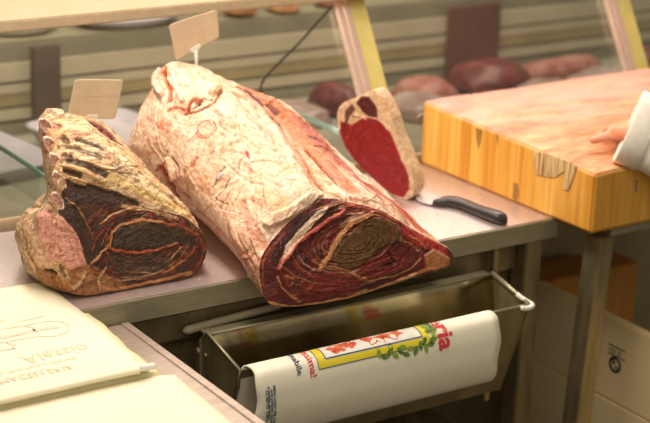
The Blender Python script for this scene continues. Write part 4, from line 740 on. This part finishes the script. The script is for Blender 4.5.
flat('grey_lettering', 'MACELLERIA', .0265, -.279, -.237, 'ink_grey', .86)
flat('grey_lettering', 'Pane e Vino Panico-Gonella', .0165, -.300, -.213, 'ink_grey', .92)
flat('salmon_lettering', 'Carletti', .048, -.385, -.170, 'ink_salmon', .80); flat('salmon_lettering', 'Alessio', .050, -.213, -.170, 'ink_salmon', .82)
flat('grey_lettering', 'MACELLERIA', .0265, -.28, -.560, 'ink_grey', .86, .8428, pb)
def line_print(pts, w, m, par, z=zf, name='outline_drawing'):
    b = bmesh.new()
    for (p, q) in zip(pts[:-1], pts[1:]):
        p = Vector((*p, z)); q = Vector((*q, z)); d = (q-p).normalized(); s = Vector((-d.y, d.x, 0))*w/2
        b.faces.new([b.verts.new(v) for v in (p+s, q+s, q-s, p-s)])
    return obj(name, b, m, par)
line_print([(-.40, -.052), (-.194, -.047), (-.108, -.050), (-.090, -.060), (-.084, -.082), (-.095, -.108), (-.125, -.118), (-.150, -.104), (-.215, -.100), (-.40, -.108)], .0035, 'ink_grey', pa)
line_print([(-.40, -.078), (-.215, -.080), (-.130, -.078), (-.100, -.082)], .012, 'ink_grey', pa)
line_print([(-.150, -.050), (-.142, -.066), (-.146, -.080)], .004, 'ink_grey', pa)
line_print([(-.250, -.105), (-.235, -.128), (-.205, -.134), (-.200, -.120), (-.205, -.104)], .006, 'ink_grey', pa)
line_print([(-.26, -.020), (-.19, -.012), (-.17, -.010)], .003, 'ink_grey', pa); line_print([(-.155, -.028), (-.12, -.026), (-.10, -.024)], .003, 'ink_grey', pa)

# ---------------- meat ----------------
PAL = dict(fatwhite=(252, 232, 212), fatcream=(240, 208, 168), fatpale=(244, 218, 190), fatyellow=(226, 190, 136), fattan=(220, 158, 104), fatsteak=(232, 204, 166), orange=(216, 120, 78), orangedark=(176, 84, 42),
    brown=(110, 52, 30), brownlight=(170, 110, 80), stamp=(204, 98, 84), red=(196, 60, 48), redpurple=(140, 46, 48), redbright=(190, 44, 38), redmid=(168, 52, 36), redtan=(196, 96, 58), greydark=(120, 100, 90), greywhite=(214, 208, 210),
    greypurple=(132, 92, 94), tan=(196, 138, 86), tanpink=(216, 150, 120), tanorange=(206, 128, 84), tanred=(178, 88, 64), maroon=(118, 62, 56), maroondark=(74, 40, 34), bonepink=(224, 156, 138), bonewhite=(240, 214, 190), pinkbone=(214, 108, 96),
    bonetan=(200, 134, 84), pinkred=(184, 84, 70), darkred=(104, 28, 20), darkred2=(122, 36, 26), darkbrownred=(58, 20, 14), olive=(104, 76, 36), oliveyellow=(150, 120, 56), olivered=(120, 56, 32), olivebrown=(78, 64, 48),
    ribcream=(248, 224, 178), ribyellow=(240, 208, 142), ribpink=(222, 150, 116), ribcreampink=(236, 196, 160), pinkflesh=(244, 178, 164), greybrown=(96, 82, 72), browndark=(72, 48, 36), steakred=(150, 14, 20), steakdark=(92, 18, 20))
PALL = {k: np.array(lin(v)) for k, v in PAL.items()}
def paint(P, col, feats, wob_a, wob_s, three):
    """blend each region into the surface colour; returns the height field as well"""
    H = np.zeros(len(P)); PP = P if three else np.column_stack([P, np.zeros(len(P))])
    w = np.column_stack([fbm(PP, wob_s, 3, 90+k) for k in range(P.shape[1])])*wob_a
    w2 = np.column_stack([fbm(PP, wob_s*3.5, 2, 70+k) for k in range(P.shape[1])])*wob_a*.35
    Q = P+w+w2
    for i, (kind, pts, wd, c, a, dp) in enumerate(feats):
        pts = [np.array(p) for p in pts]
        lo = np.min(pts, 0)-wd*1.6-.006; hi = np.max(pts, 0)+wd*1.6+.006; ix = np.where(np.all((Q > lo) & (Q < hi), axis=1))[0]
        if not len(ix): continue
        Qi = Q[ix]
        if kind == 'p': sd = poly_sd(Qi, pts); m = np.clip(.5-sd/max(wd*2, 1e-4), 0, 1)
        elif kind == 'c': d = seg_dist(Qi, pts); m = np.clip(1-np.abs(d-wd)/.0026, 0, 1)
        else: d = seg_dist(Qi, pts); m = np.clip((1-d/wd)*2.0, 0, 1)
        m = m*m*(3-2*m)
        br = np.clip(.85+.5*fbm(PP[ix], 90., 2, 40+i), 0, 1) if a < .9 else 1
        k = (m*a*br)[:, None]; col[ix] = col[ix]*(1-k)+PALL[c]*k; H[ix] += dp*m
    return H
def finish_mesh(name, V, F, colr, m, parent=None):
    me = bpy.data.meshes.new(name); me.from_pydata(V.tolist(), [], F); me.materials.append(M[m])
    at = me.color_attributes.new('Col', 'FLOAT_COLOR', 'POINT'); at.data.foreach_set('color', np.column_stack([np.clip(colr, 0, 1), np.ones(len(V))]).astype(np.float32).ravel())
    me.polygons.foreach_set('use_smooth', [True]*len(me.polygons)); me.update(); o = bpy.data.objects.new(name, me); COL.objects.link(o); return o
def strokes(G, n, cols, ln, wd, dep, seed, slope, a=(.4, .8), jmax=.86):
    rg = random.Random(seed); out = []; ns, nk = G.shape[:2]
    for _ in range(n):
        i = rg.randrange(6, ns-3); j = rg.randrange(int(nk*jmax)); p = [G[i, j]]; L = rg.uniform(*ln); di = rg.uniform(-1, 1)*slope[0]+slope[1]; dj = rg.choice((-1, 1))*slope[2]+rg.uniform(-.4, .4)*slope[2]
        fi, fj = float(i), float(j)
        for k in range(4):
            fi += di*L; fj += dj*L; di += rg.uniform(-.4, .4)*slope[0]; p.append(G[int(np.clip(fi, 0, ns-1)), int(fj) % nk])
        out.append(('l', p, rg.uniform(*wd), rg.choice(cols), rg.uniform(*a), rg.choice((-1, 1, -1))*rg.uniform(*dep)))
    return out
def fibres(cen, n, cols, R, wd, seed, a=(.4, .9)):
    rg = random.Random(seed); out = []
    for _ in range(n):
        r = rg.uniform(.15, 1); t = rg.uniform(0, 6.283); da = rg.uniform(.1, .3)/max(r, .3); p = []
        for k in range(4): p.append(np.array([cen[0]+R[0]*r*math.cos(t+da*k), cen[1]+R[1]*r*math.sin(t+da*k)])+rg.uniform(-.001, .001))
        out.append(('l', p, rg.uniform(*wd), rg.choice(cols), rg.uniform(*a), rg.uniform(-.0012, .0010)))
    return out
def joint(name, rings, side, face, basef, facef, m, ns, nk, amp, fib, lift_y, seed, mring=100, kv=8., st=None, fb=()):
    K = len(rings[0]); nv = int(nk*.86); tk = np.concatenate([np.linspace(0, kv, nv, endpoint=False), np.linspace(kv, K, nk-nv, endpoint=False)])
    G = crom(np.array(rings, float), np.linspace(0, len(rings)-1.0001, ns), False); G = crom(G.transpose(1, 0, 2), tk, True).transpose(1, 0, 2)
    for q in (st or ()): side = strokes(G, *q)+side
    face = list(fb)+[(k_, p_, w_*1.35 if k_ == 'l' else w_, c_, a_, d_*1.3) for k_, p_, w_, c_, a_, d_ in face]
    side = [(k_, p_, w_*1.25 if k_ == 'l' else w_, c_, min(1, a_*1.15), d_*1.2) for k_, p_, w_, c_, a_, d_ in side]; last = G[-1]; ce = last.mean(0); ax = np.array([0, 1, 0])
    caps = [ce+(last-ce)*s+ax*d for s, d in ((.97, .012), (.90, .022), (.78, .030), (.6, .035), (.35, .038), (.12, .039), (.01, .039))]
    G = np.concatenate([G, np.array(caps)]); n0 = len(G)
    du = np.roll(G, -1, 1)-np.roll(G, 1, 1); dv = np.gradient(G, axis=0); nr = np.cross(du, dv); nr /= np.linalg.norm(nr, axis=2, keepdims=True)+1e-12
    c0 = G.mean(1, keepdims=True)
    if np.sum(nr*(G-c0)) < 0: nr = -nr
    P = G.reshape(-1, 3); nn = nr.reshape(-1, 3)
    col = basef(P); H = paint(P, col, side, .0022, 60., True)
    D = amp*fbm(P, 14., 3, seed)+amp*.45*fbm(P*fib, 1.0, 3, seed+5)+amp*.12*fbm(P, 170., 2, seed+9)+H
    row = np.repeat(np.arange(n0), nk); D *= np.clip(.4+row/5., 0, 1)
    V = P+nn*D[:, None]
    mk = V[:, 1] > lift_y; V[mk, 2] = np.maximum(V[mk, 2], .8506)
    F = [(i*nk+j, i*nk+(j+1) % nk, (i+1)*nk+(j+1) % nk, (i+1)*nk+j) for i in range(n0-1) for j in range(nk)]
    base = len(V); V = V.tolist()
    # cut face
    ring = np.array(V[:nk]); cen = ring.mean(0); fr = [ring+(cen-ring)*t for t in (1-(1-np.linspace(0, 1, mring))**1.0)]
    FP = np.concatenate(fr); fc = facef(FP); q = FP[:, [0, 2]].copy(); Hf = paint(q, fc, face, .0028, 60., False)
    nf = np.cross(ring[nk//3]-cen, ring[0]-cen); nf /= np.linalg.norm(nf)
    if nf[1] > 0: nf = -nf
    t = np.repeat(np.linspace(0, 1, mring), nk); Df = (Hf+.0018*fbm(FP, 40., 3, seed+3)+.0007*fbm(FP, 200., 2, seed+4))*np.clip(t*18, 0, 1)+.006*np.clip(t*5, 0, 1)
    FP = FP+nf*Df[:, None]
    o1 = base
    F += [(o1+i*nk+(j+1) % nk, o1+i*nk+j, o1+(i+1)*nk+j, o1+(i+1)*nk+(j+1) % nk) for i in range(mring-1) for j in range(nk)]
    V = np.concatenate([np.array(V), FP]); colr = np.concatenate([col, fc])
    return finish_mesh(name, V, F, colr, m)
def mixc(a, b, t): return a*(1-t[:, None])+b*t[:, None]
def sstep(x, a, b): t = np.clip((x-a)/(b-a), 0, 1); return t*t*(3-2*t)
def roast_base(P):
    n1 = fbm(P, 22., 4, 1); n2 = fbm(P, 60., 3, 2); n3 = fbm(P*np.array([1, .35, 1]), 60., 4, 3)
    c = mixc(np.tile(np.array(lin((246, 214, 184))), (len(P), 1)), np.array(lin((250, 230, 210))), sstep(n1, -.2, .5))
    c = mixc(c, np.array(lin((238, 172, 130))), sstep(n2, .1, .6)*.6)
    c = mixc(c, np.array(lin((222, 122, 84))), sstep(n3, .22, .6)*.8)
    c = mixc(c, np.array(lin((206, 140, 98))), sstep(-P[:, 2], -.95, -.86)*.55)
    return c
def dark_base(P):
    n1 = fbm(P, 30., 4, 11); n2 = fbm(P, 90., 3, 12)
    c = mixc(np.tile(np.array(lin((104, 34, 26))), (len(P), 1)), np.array(lin((66, 22, 16))), sstep(n1, -.3, .4))
    c = mixc(c, np.array(lin((168, 66, 46))), sstep(n2, .2, .7)*.7)
    return mixc(c, np.array(lin((206, 132, 88))), sstep(fbm(P*np.array([1, 1, 2.2]), 48., 4, 13), .32, .6)*.75)
def rib_base(P):
    n1 = fbm(P*np.array([.5, .8, 1]), 30., 4, 21); n2 = fbm(P*np.array([.5, 1, 1]), 80., 3, 22)
    c = mixc(np.tile(np.array(lin((226, 190, 138))), (len(P), 1)), np.array(lin((240, 212, 172))), sstep(n1, -.3, .4))
    c = mixc(c, np.array(lin((190, 124, 84))), sstep(n2, .1, .6)*.8)
    return mixc(c, np.array(lin((100, 74, 58))), sstep(n1, .25, .6)*.6)
def rib_face(P):
    n1 = fbm(P, 34., 4, 31); n2 = fbm(P, 100., 3, 32)
    c = mixc(np.tile(np.array(lin((92, 56, 40))), (len(P), 1)), np.array(lin((64, 44, 34))), sstep(n1, -.3, .4))
    c = mixc(c, np.array(lin((150, 68, 44))), sstep(n2, .15, .6)*.75)
    return mixc(c, np.array(lin((196, 140, 90))), sstep(fbm(P, 60., 3, 33), .42, .8)*.7)
FO = ['orange', 'tanorange', 'fatcream', 'fatwhite', 'fatpale', 'orange', 'fatwhite', 'fatwhite']
roast = joint('beef_roast', ROAST_RINGS, ROAST_SIDE, ROAST_FACE, roast_base, dark_base, 'roast', 360, 620, .0065, np.array([60., 18., 40.]), .001, 1, 120, 8.,
    [(230, FO, (5, 16), (.0016, .004), (.0006, .0016), 5, (.6, .5, .9), (.3, .65)), (46, ['orangedark', 'brownlight', 'orange'], (2, 6), (.0010, .0018), (.0004, .0012), 6, (.6, .5, .9), (.35, .7))],
    fibres((.50, .92), 210, ['redmid', 'darkbrownred', 'darkbrownred', 'darkred2', 'fattan', 'fattan', 'redbright', 'maroondark', 'tanred', 'fatcream'], (.19, .09), (.0007, .0020), 3))
tag(roast, 'huge fat-covered beef joint with a dark red cut face hanging over the counter edge', 'meat')
rib = joint('rib_joint', RIB_RINGS, RIB_SIDE, RIB_FACE, rib_base, rib_face, 'rib', 260, 560, .0085, np.array([30., 60., 60.]), .001, 2, 120, 11.3,
    [(170, ['ribcream', 'ribyellow', 'greybrown', 'tan', 'ribcream', 'fatwhite'], (3, 10), (.0014, .004), (.0008, .0026), 7, (.5, .6, 1.2), (.3, .8))],
    fibres((.12, .94), 95, ['redmid', 'browndark', 'fattan', 'tan', 'tan', 'redtan', 'olivebrown', 'fatcream'], (.13, .08), (.0007, .0022), 4))
tag(rib, 'dark dry-aged rib of beef with bone ends along its left edge', 'meat')
for k, p in enumerate(RIB_BONES):
    b = bmesh.new(); n = 24; c = Vector(p); d = Vector((-.55, -.80, .18)).normalized(); s = Vector((0, 0, 1)); s = (s-d*s.dot(d)).normalized(); u = d.cross(s)
    sh = .010; ax1 = (s*.82+u*.57).normalized(); ax2 = d.cross(ax1); prof = [(-.02, .8), (.002, 1.0), (.005, .97), (.006, .8), (.0045, .7), (.004, .001)]; R = []
    for h, q in prof:
        R.append([b.verts.new(c+d*h+ax1*(.0185*q*(1+.1*math.sin(3*t+k)))*math.cos(t)+ax2*(.0105*q)*math.sin(t)) for t in [2*math.pi*j/n for j in range(n)]])
    for a_, b_ in zip(R[:-1], R[1:]):
        for j in range(n): b.faces.new((a_[j], a_[(j+1) % n], b_[(j+1) % n], b_[j]))
    b.faces.new(R[0][::-1]); b.faces.new(R[-1]); bmesh.ops.recalc_face_normals(b, faces=b.faces[:])
    o = obj('rib_bone', b, 'bone_rim', rib, True); o.data.materials.append(M['bone'])
    for f in o.data.polygons:
        if (Vector(f.center)-c).dot(d) > .0035 and max((Vector(o.data.vertices[v].co)-c-d*((Vector(o.data.vertices[v].co)-c).dot(d))).length for v in f.vertices) < .0160: f.material_index = 1
# steak
def steak():
    B0 = np.array([.869, .251, .8503]); n = np.array([-.9292, -.3697, 0]); a = np.array([-.3697, .9292, 0]); out = np.array(STEAK_OUT)
    out = out-np.array([0, out[:, 1].min()]); nk = 260
    O = crom(out, np.linspace(0, len(out), nk, endpoint=False), True); O[:, 1] = np.maximum(O[:, 1], 0); cen = O.mean(0)
    rings = []; T = .042
    for s, d in ((.985, 0), (.997, .0015), (1, .004), (1.0, .012), (1.0, .02), (1.0, .03), (1, T-.005), (.985, T-.001), (.95, T), (.6, T+.001), (.01, T+.001)):
        rings.append(B0+np.outer((cen+(O-cen)*s)[:, 0], a)+np.outer((cen+(O-cen)*s)[:, 1], [0, 0, 1])-n*d)
    G = crom(np.array(rings), np.linspace(0, len(rings)-1.0001, 70), False); c0 = G.mean((0, 1))
    P = G.reshape(-1, 3); nr = np.cross(np.roll(G, -1, 1)-np.roll(G, 1, 1), np.gradient(G, axis=0)); nr /= np.linalg.norm(nr, axis=2, keepdims=True)+1e-9
    if np.sum(nr*(G-c0)) < 0: nr = -nr
    base = mixc(np.tile(np.array(lin((232, 206, 168))), (len(P), 1)), np.array(lin((240, 190, 150))), sstep(fbm(P, 50., 3, 51), 0, .5)); base = mixc(base, np.array(lin((206, 150, 104))), sstep(fbm(P, 90., 3, 52), .25, .7)*.8)
    V = P+nr.reshape(-1, 3)*(.0022*fbm(P, 28., 3, 53)+.0008*fbm(P, 140., 2, 54))[:, None]; nk_ = nk
    V[:nk_] = P[:nk_]; V[:, 2] = np.maximum(V[:, 2], .8503)
    F = [(i*nk+j, i*nk+(j+1) % nk, (i+1)*nk+(j+1) % nk, (i+1)*nk+j) for i in range(69) for j in range(nk)]
    Mr = 90; fo = []; q = []
    for t in np.linspace(0, 1, Mr):
        o2 = cen+(O-cen)*.985*(1-t); q.append(o2); fo.append(B0+np.outer(o2[:, 0], a)+np.outer(o2[:, 1], [0, 0, 1]))
    FP = np.concatenate(fo); q = np.concatenate(q); q[:, 1] += np.array(STEAK_OUT)[:, 1].min()
    fc = mixc(np.tile(np.array(lin((222, 186, 144))), (len(FP), 1)), np.array(lin((236, 208, 172))), sstep(fbm(FP, 60., 3, 55), -.2, .4)); H = paint(q, fc, STEAK_FEAT, .0018, 70., False)
    rd = fc[:, 0] > .0; H = H+.0008*fbm(FP, 60., 3, 56); FP = FP+n*(H*np.clip(np.repeat(np.linspace(0, 1, Mr), nk)*20, 0, 1)+.001*np.clip(np.repeat(np.linspace(0, 1, Mr), nk)*20, 0, 1))[:, None]
    b0 = len(V); F += [(b0+i*nk+(j+1) % nk, b0+i*nk+j, b0+(i+1)*nk+j, b0+(i+1)*nk+(j+1) % nk) for i in range(Mr-1) for j in range(nk)]
    return finish_mesh('beef_steak', np.concatenate([V, FP]), F, np.concatenate([base, fc]), 'steak')
stk = tag(steak(), 'thick raw red steak with cream fat rim standing on edge beside the knife', 'meat')
obj('string', tube(smooth_path([(.900, .262, 1.030), (.912, .262, 1.036), (.930, .260, 1.026), (.942, .258, 1.0), (.946, .257, .975), (.944, .257, .955)], 24), .0007, 6), 'fatcrumb', stk, True)

# ---------------- price cards ----------------
def price_card(c, tip, label, bend):
    c = [Vector(p) for p in c]; root = thing('price_card', label, 'price card', tuple(tip))
    nrm_ = (c[1]-c[0]).cross(c[3]-c[0]).normalized()
    def f(u, v): return c[0].lerp(c[1], u).lerp(c[3].lerp(c[2], u), v)+nrm_*bend*math.sin(math.pi*u)
    b = bmesh.new(); n = 12; r = .07
    def rc(u, v):   # rounded corner squeeze
        for cu in (0, 1):
            for cv in (0, 1):
                du, dv = abs(u-cu), abs(v-cv)
                if du < r and dv < r:
                    qx, qy = r-du, r-dv; L = math.hypot(qx, qy)
                    if L > r: k = r/L; du, dv = r-qx*k, r-qy*k; return (du if cu == 0 else 1-du), (dv if cv == 0 else 1-dv)
        return u, v
    us = [0, r*.3, r*.6, r]+[r+(1-2*r)*k/8 for k in range(1, 8)]+[1-r, 1-r*.6, 1-r*.3, 1]
    A = [[b.verts.new(f(*rc(u, v))) for v in us] for u in us]; B2 = [[b.verts.new(f(*rc(u, v))+nrm_*.0012) for v in us] for u in us]; k = len(us)-1
    for i in range(k):
        for j in range(k): b.faces.new((A[i][j], A[i+1][j], A[i+1][j+1], A[i][j+1])); b.faces.new((B2[i][j], B2[i][j+1], B2[i+1][j+1], B2[i+1][j]))
        b.faces.new((A[i][0], B2[i][0], B2[i+1][0], A[i+1][0])); b.faces.new((A[i][k], A[i+1][k], B2[i+1][k], B2[i][k])); b.faces.new((A[0][i], A[0][i+1], B2[0][i+1], B2[0][i])); b.faces.new((A[k][i], B2[k][i], B2[k][i+1], A[k][i+1]))
    bmesh.ops.recalc_face_normals(b, faces=b.faces[:]); cd_ = obj('card', b, 'card', root, True)
    def ln_(u0, v0, u1, v1, w):
        bb = bmesh.new(); off = -nrm_*.0004
        bb.faces.new([bb.verts.new(f(*q)+off) for q in ((u0, v0), (u1, v1), (u1, v1+w), (u0, v0+w))]); obj('crease', bb, 'card_line', cd_)
    return root, f, nrm_, cd_, ln_
def clip_(root, f, nn, u, tip, w=.11):
    bb = bmesh.new(); o = [f(u-w, .90), f(u+w, .90), f(u+w, 1.0), f(u+w*.5, 1.05), f(u-w*.5, 1.05), f(u-w, 1.0)]
    prism([p-nn*.0025 for p in o], nn*.006, bb); k = obj('clip', bb, 'white_plastic', root)
    obj('spike', tube([f(u, 1.0), Vector(tip)], [.0042, .0025], 8), 'white_plastic', k, True)
r1, f1, n1_, c1_, l1 = price_card([(.084, .24, 1.207), (.185, .24, 1.196), (.166, .24, 1.121), (.066, .24, 1.134)], (.125, .245, 1.10), 'blank beige price card stuck in the top of the rib joint', .003)
clip_(r1, f1, n1_, .52, (.125, .245, 1.10)); l1(.08, .44, .5, .40, .012); l1(.5, .40, .95, .38, .012)
r2, f2, n2_, c2_, l2 = price_card([(.366, .40, 1.255), (.478, .40, 1.277), (.484, .40, 1.219), (.383, .40, 1.179)], (.432, .40, 1.15), 'blank beige price card stuck in the top of the large roast', .003)
clip_(r2, f2, n2_, .46, (.432, .40, 1.15)); l2(.3, .45, .6, .40, .012); l2(.6, .40, .95, .36, .012)

# ---------------- knife ----------------
kn = thing('butcher_knife', 'butcher knife with black plastic handle lying between the steak and chopping block', 'knife', (.93, .12, .851))
KC = [(.9027, .190), (.909, .180), (.918, .176), (.934, .166), (.943, .137), (.945, .095), (.9475, .060), (.9505, .034), (.953, .018), (.9535, .008)]
KW = [.007, .010, .0135, .0165, .0150, .0145, .0155, .0165, .0145, .006]; KH = [.006, .008, .0095, .0105, .0105, .0105, .0115, .012, .0105, .005]
KCs = crom(np.array(KC), np.linspace(0, 8.999, 60), False); KWs = crom(np.array([[w, h] for w, h in zip(KW, KH)]), np.linspace(0, 8.999, 60), False)
b = bmesh.new(); R = []
for i in range(60):
    p = KCs[i]; t = KCs[min(i+1, 59)]-KCs[max(i-1, 0)]; t = t/np.linalg.norm(t); s = np.array([-t[1], t[0]]); w, h = KWs[i]
    R.append([b.verts.new((p[0]+s[0]*w*math.copysign(abs(math.cos(a))**.75, math.cos(a)), p[1]+s[1]*w*math.copysign(abs(math.cos(a))**.75, math.cos(a)), .8515+h+h*math.copysign(abs(math.sin(a))**.75, math.sin(a)))) for a in [2*math.pi*k/24 for k in range(24)]])
for a_, b_ in zip(R[:-1], R[1:]):
    for j in range(24): b.faces.new((a_[j], a_[(j+1) % 24], b_[(j+1) % 24], b_[j]))
b.faces.new(R[0][::-1]); b.faces.new(R[-1]); bmesh.ops.recalc_face_normals(b, faces=b.faces[:]); obj('handle', b, 'black', kn, True)
obj('blade', prism([(.918, .188, .8535), (.940, .236, .8535), (.950, .290, .8535), (.930, .310, .8535), (.900, .262, .8535), (.882, .222, .8535), (.889, .186, .8535)], (0, 0, .0022)), 'blade', kn)

# crumbs of fat and bone on the steel
b = bmesh.new(); rr = random.Random(5)
for x, y in [(1.061, .422), (1.066, .371), (1.061, .23), (1.058, .213), (1.062, .194), (1.062, .177), (1.053, .104), (1.060, .084), (1.058, .062), (1.058, .039), (1.058, .021), (.902, .099), (.868, .132), (.844, .048), (1.05, .25), (1.045, .19), (1.05, .13), (1.04, .07), (1.055, .30), (1.03, .16), (1.048, .215), (1.064, .15), (.235, .03)]:
    m = Matrix.Translation((x, y, .8517)) @ Matrix.Diagonal((1, .8, .6, 1)); bmesh.ops.create_icosphere(b, subdivisions=1, radius=rr.uniform(.0012, .0026), matrix=m)
o = tag(obj('fat_crumbs', b, 'fatcrumb'), 'tiny pale crumbs of fat scattered on the steel along the chopping block', 'crumbs'); o['kind'] = 'stuff'

# ---------------- person: hand and coat sleeve ----------------
def skin_mesh(verts, edges, rad, name, m, levels=2):
    me = bpy.data.meshes.new(name); me.from_pydata(verts, edges, []); o = bpy.data.objects.new(name, me); COL.objects.link(o)
    md = o.modifiers.new('s', 'SKIN'); 
    for i, r in enumerate(rad): me.skin_vertices[0].data[i].radius = (r, r) if not isinstance(r, tuple) else r
    me.skin_vertices[0].data[0].use_root = True
    o.modifiers.new('d', 'SUBSURF').levels = levels; o.modifiers['d'].render_levels = levels
    dg = bpy.context.evaluated_depsgraph_get(); dg.update(); m2 = bpy.data.meshes.new_from_object(o.evaluated_get(dg)); COL.objects.unlink(o); bpy.data.objects.remove(o)
    m2.name = name; m2.materials.clear(); m2.materials.append(M[m]); m2.polygons.foreach_set('use_smooth', [True]*len(m2.polygons))
    o = bpy.data.objects.new(name, m2); COL.objects.link(o); return o
hv = [(1.228, -.030, 1.030), (1.222, -.080, 1.045), (1.30, -.17, 1.020), (1.232, -.010, 1.024),
      (1.206, -.016, 1.020), (1.184, -.008, 1.014), (1.163, -.001, 1.0095),
      (1.240, .016, 1.022), (1.244, .036, 1.016), (1.252, .050, 1.008),
      (1.256, .018, 1.022), (1.264, .040, 1.017), (1.272, .056, 1.008),
      (1.270, .012, 1.022), (1.282, .032, 1.016), (1.290, .048, 1.007),
      (1.280, .0, 1.020), (1.294, .016, 1.014), (1.302, .030, 1.007)]
he = [(0, 1), (1, 2), (0, 3), (3, 4), (4, 5), (5, 6), (3, 7), (7, 8), (8, 9), (3, 10), (10, 11), (11, 12), (3, 13), (13, 14), (14, 15), (3, 16), (16, 17), (17, 18)]
hr = [(.026, .016), .024, .034, (.026, .014), .0120, .0098, .0080, .0095, .0086, .007, .0100, .009, .0075, .0095, .0086, .007, .0085, .0075, .0065]
per = tag(skin_mesh(hv, he, hr, 'person', 'skin'), 'person resting a hand in a white coat sleeve on the chopping block', 'person')
c = np.array([1.183, -.092, 1.056]); d = np.array([.62, -.66, -.30]); d /= np.linalg.norm(d)
b = bmesh.new(); R = []; e1 = np.cross(d, [0, 0, 1]); e1 /= np.linalg.norm(e1); e2 = np.cross(e1, d); n = 64
prof = [(.012, .85), (.004, .93), (-.001, .985), (0, 1.0), (.004, 1.01), (.045, 1.02), (.048, 1.0), (.049, .985), (.06, .99), (.10, 1.02), (.16, 1.06), (.25, 1.14), (.40, 1.22), (.42, 1.1)]
for i, (l, q) in enumerate(prof):
    ring = []
    for k in range(n):
        t = 2*math.pi*k/n; fold = .03*math.sin(3*t+l*30)+.02*math.sin(5*t-l*50+1) if l > .05 else .012*math.sin(3*t+1)
        rad = .080*q*(1+fold); z = math.sin(t)*(1.08 if math.sin(t) > 0 else .92)
        ring.append(b.verts.new(c+d*l+rad*(math.cos(t)*e1+z*e2)))
    R.append(ring)
for a_, b_ in zip(R[:-1], R[1:]):
    for j in range(n): b.faces.new((a_[j], a_[(j+1) % n], b_[(j+1) % n], b_[j]))
for v in b.verts:
    if v.co.y > -.130 and v.co.z < .9885: v.co.z = .9885+.15*(max(v.co.z, .96)-.96)
bmesh.ops.recalc_face_normals(b, faces=b.faces[:]); sl = obj('coat_sleeve', b, 'cloth', per, True)
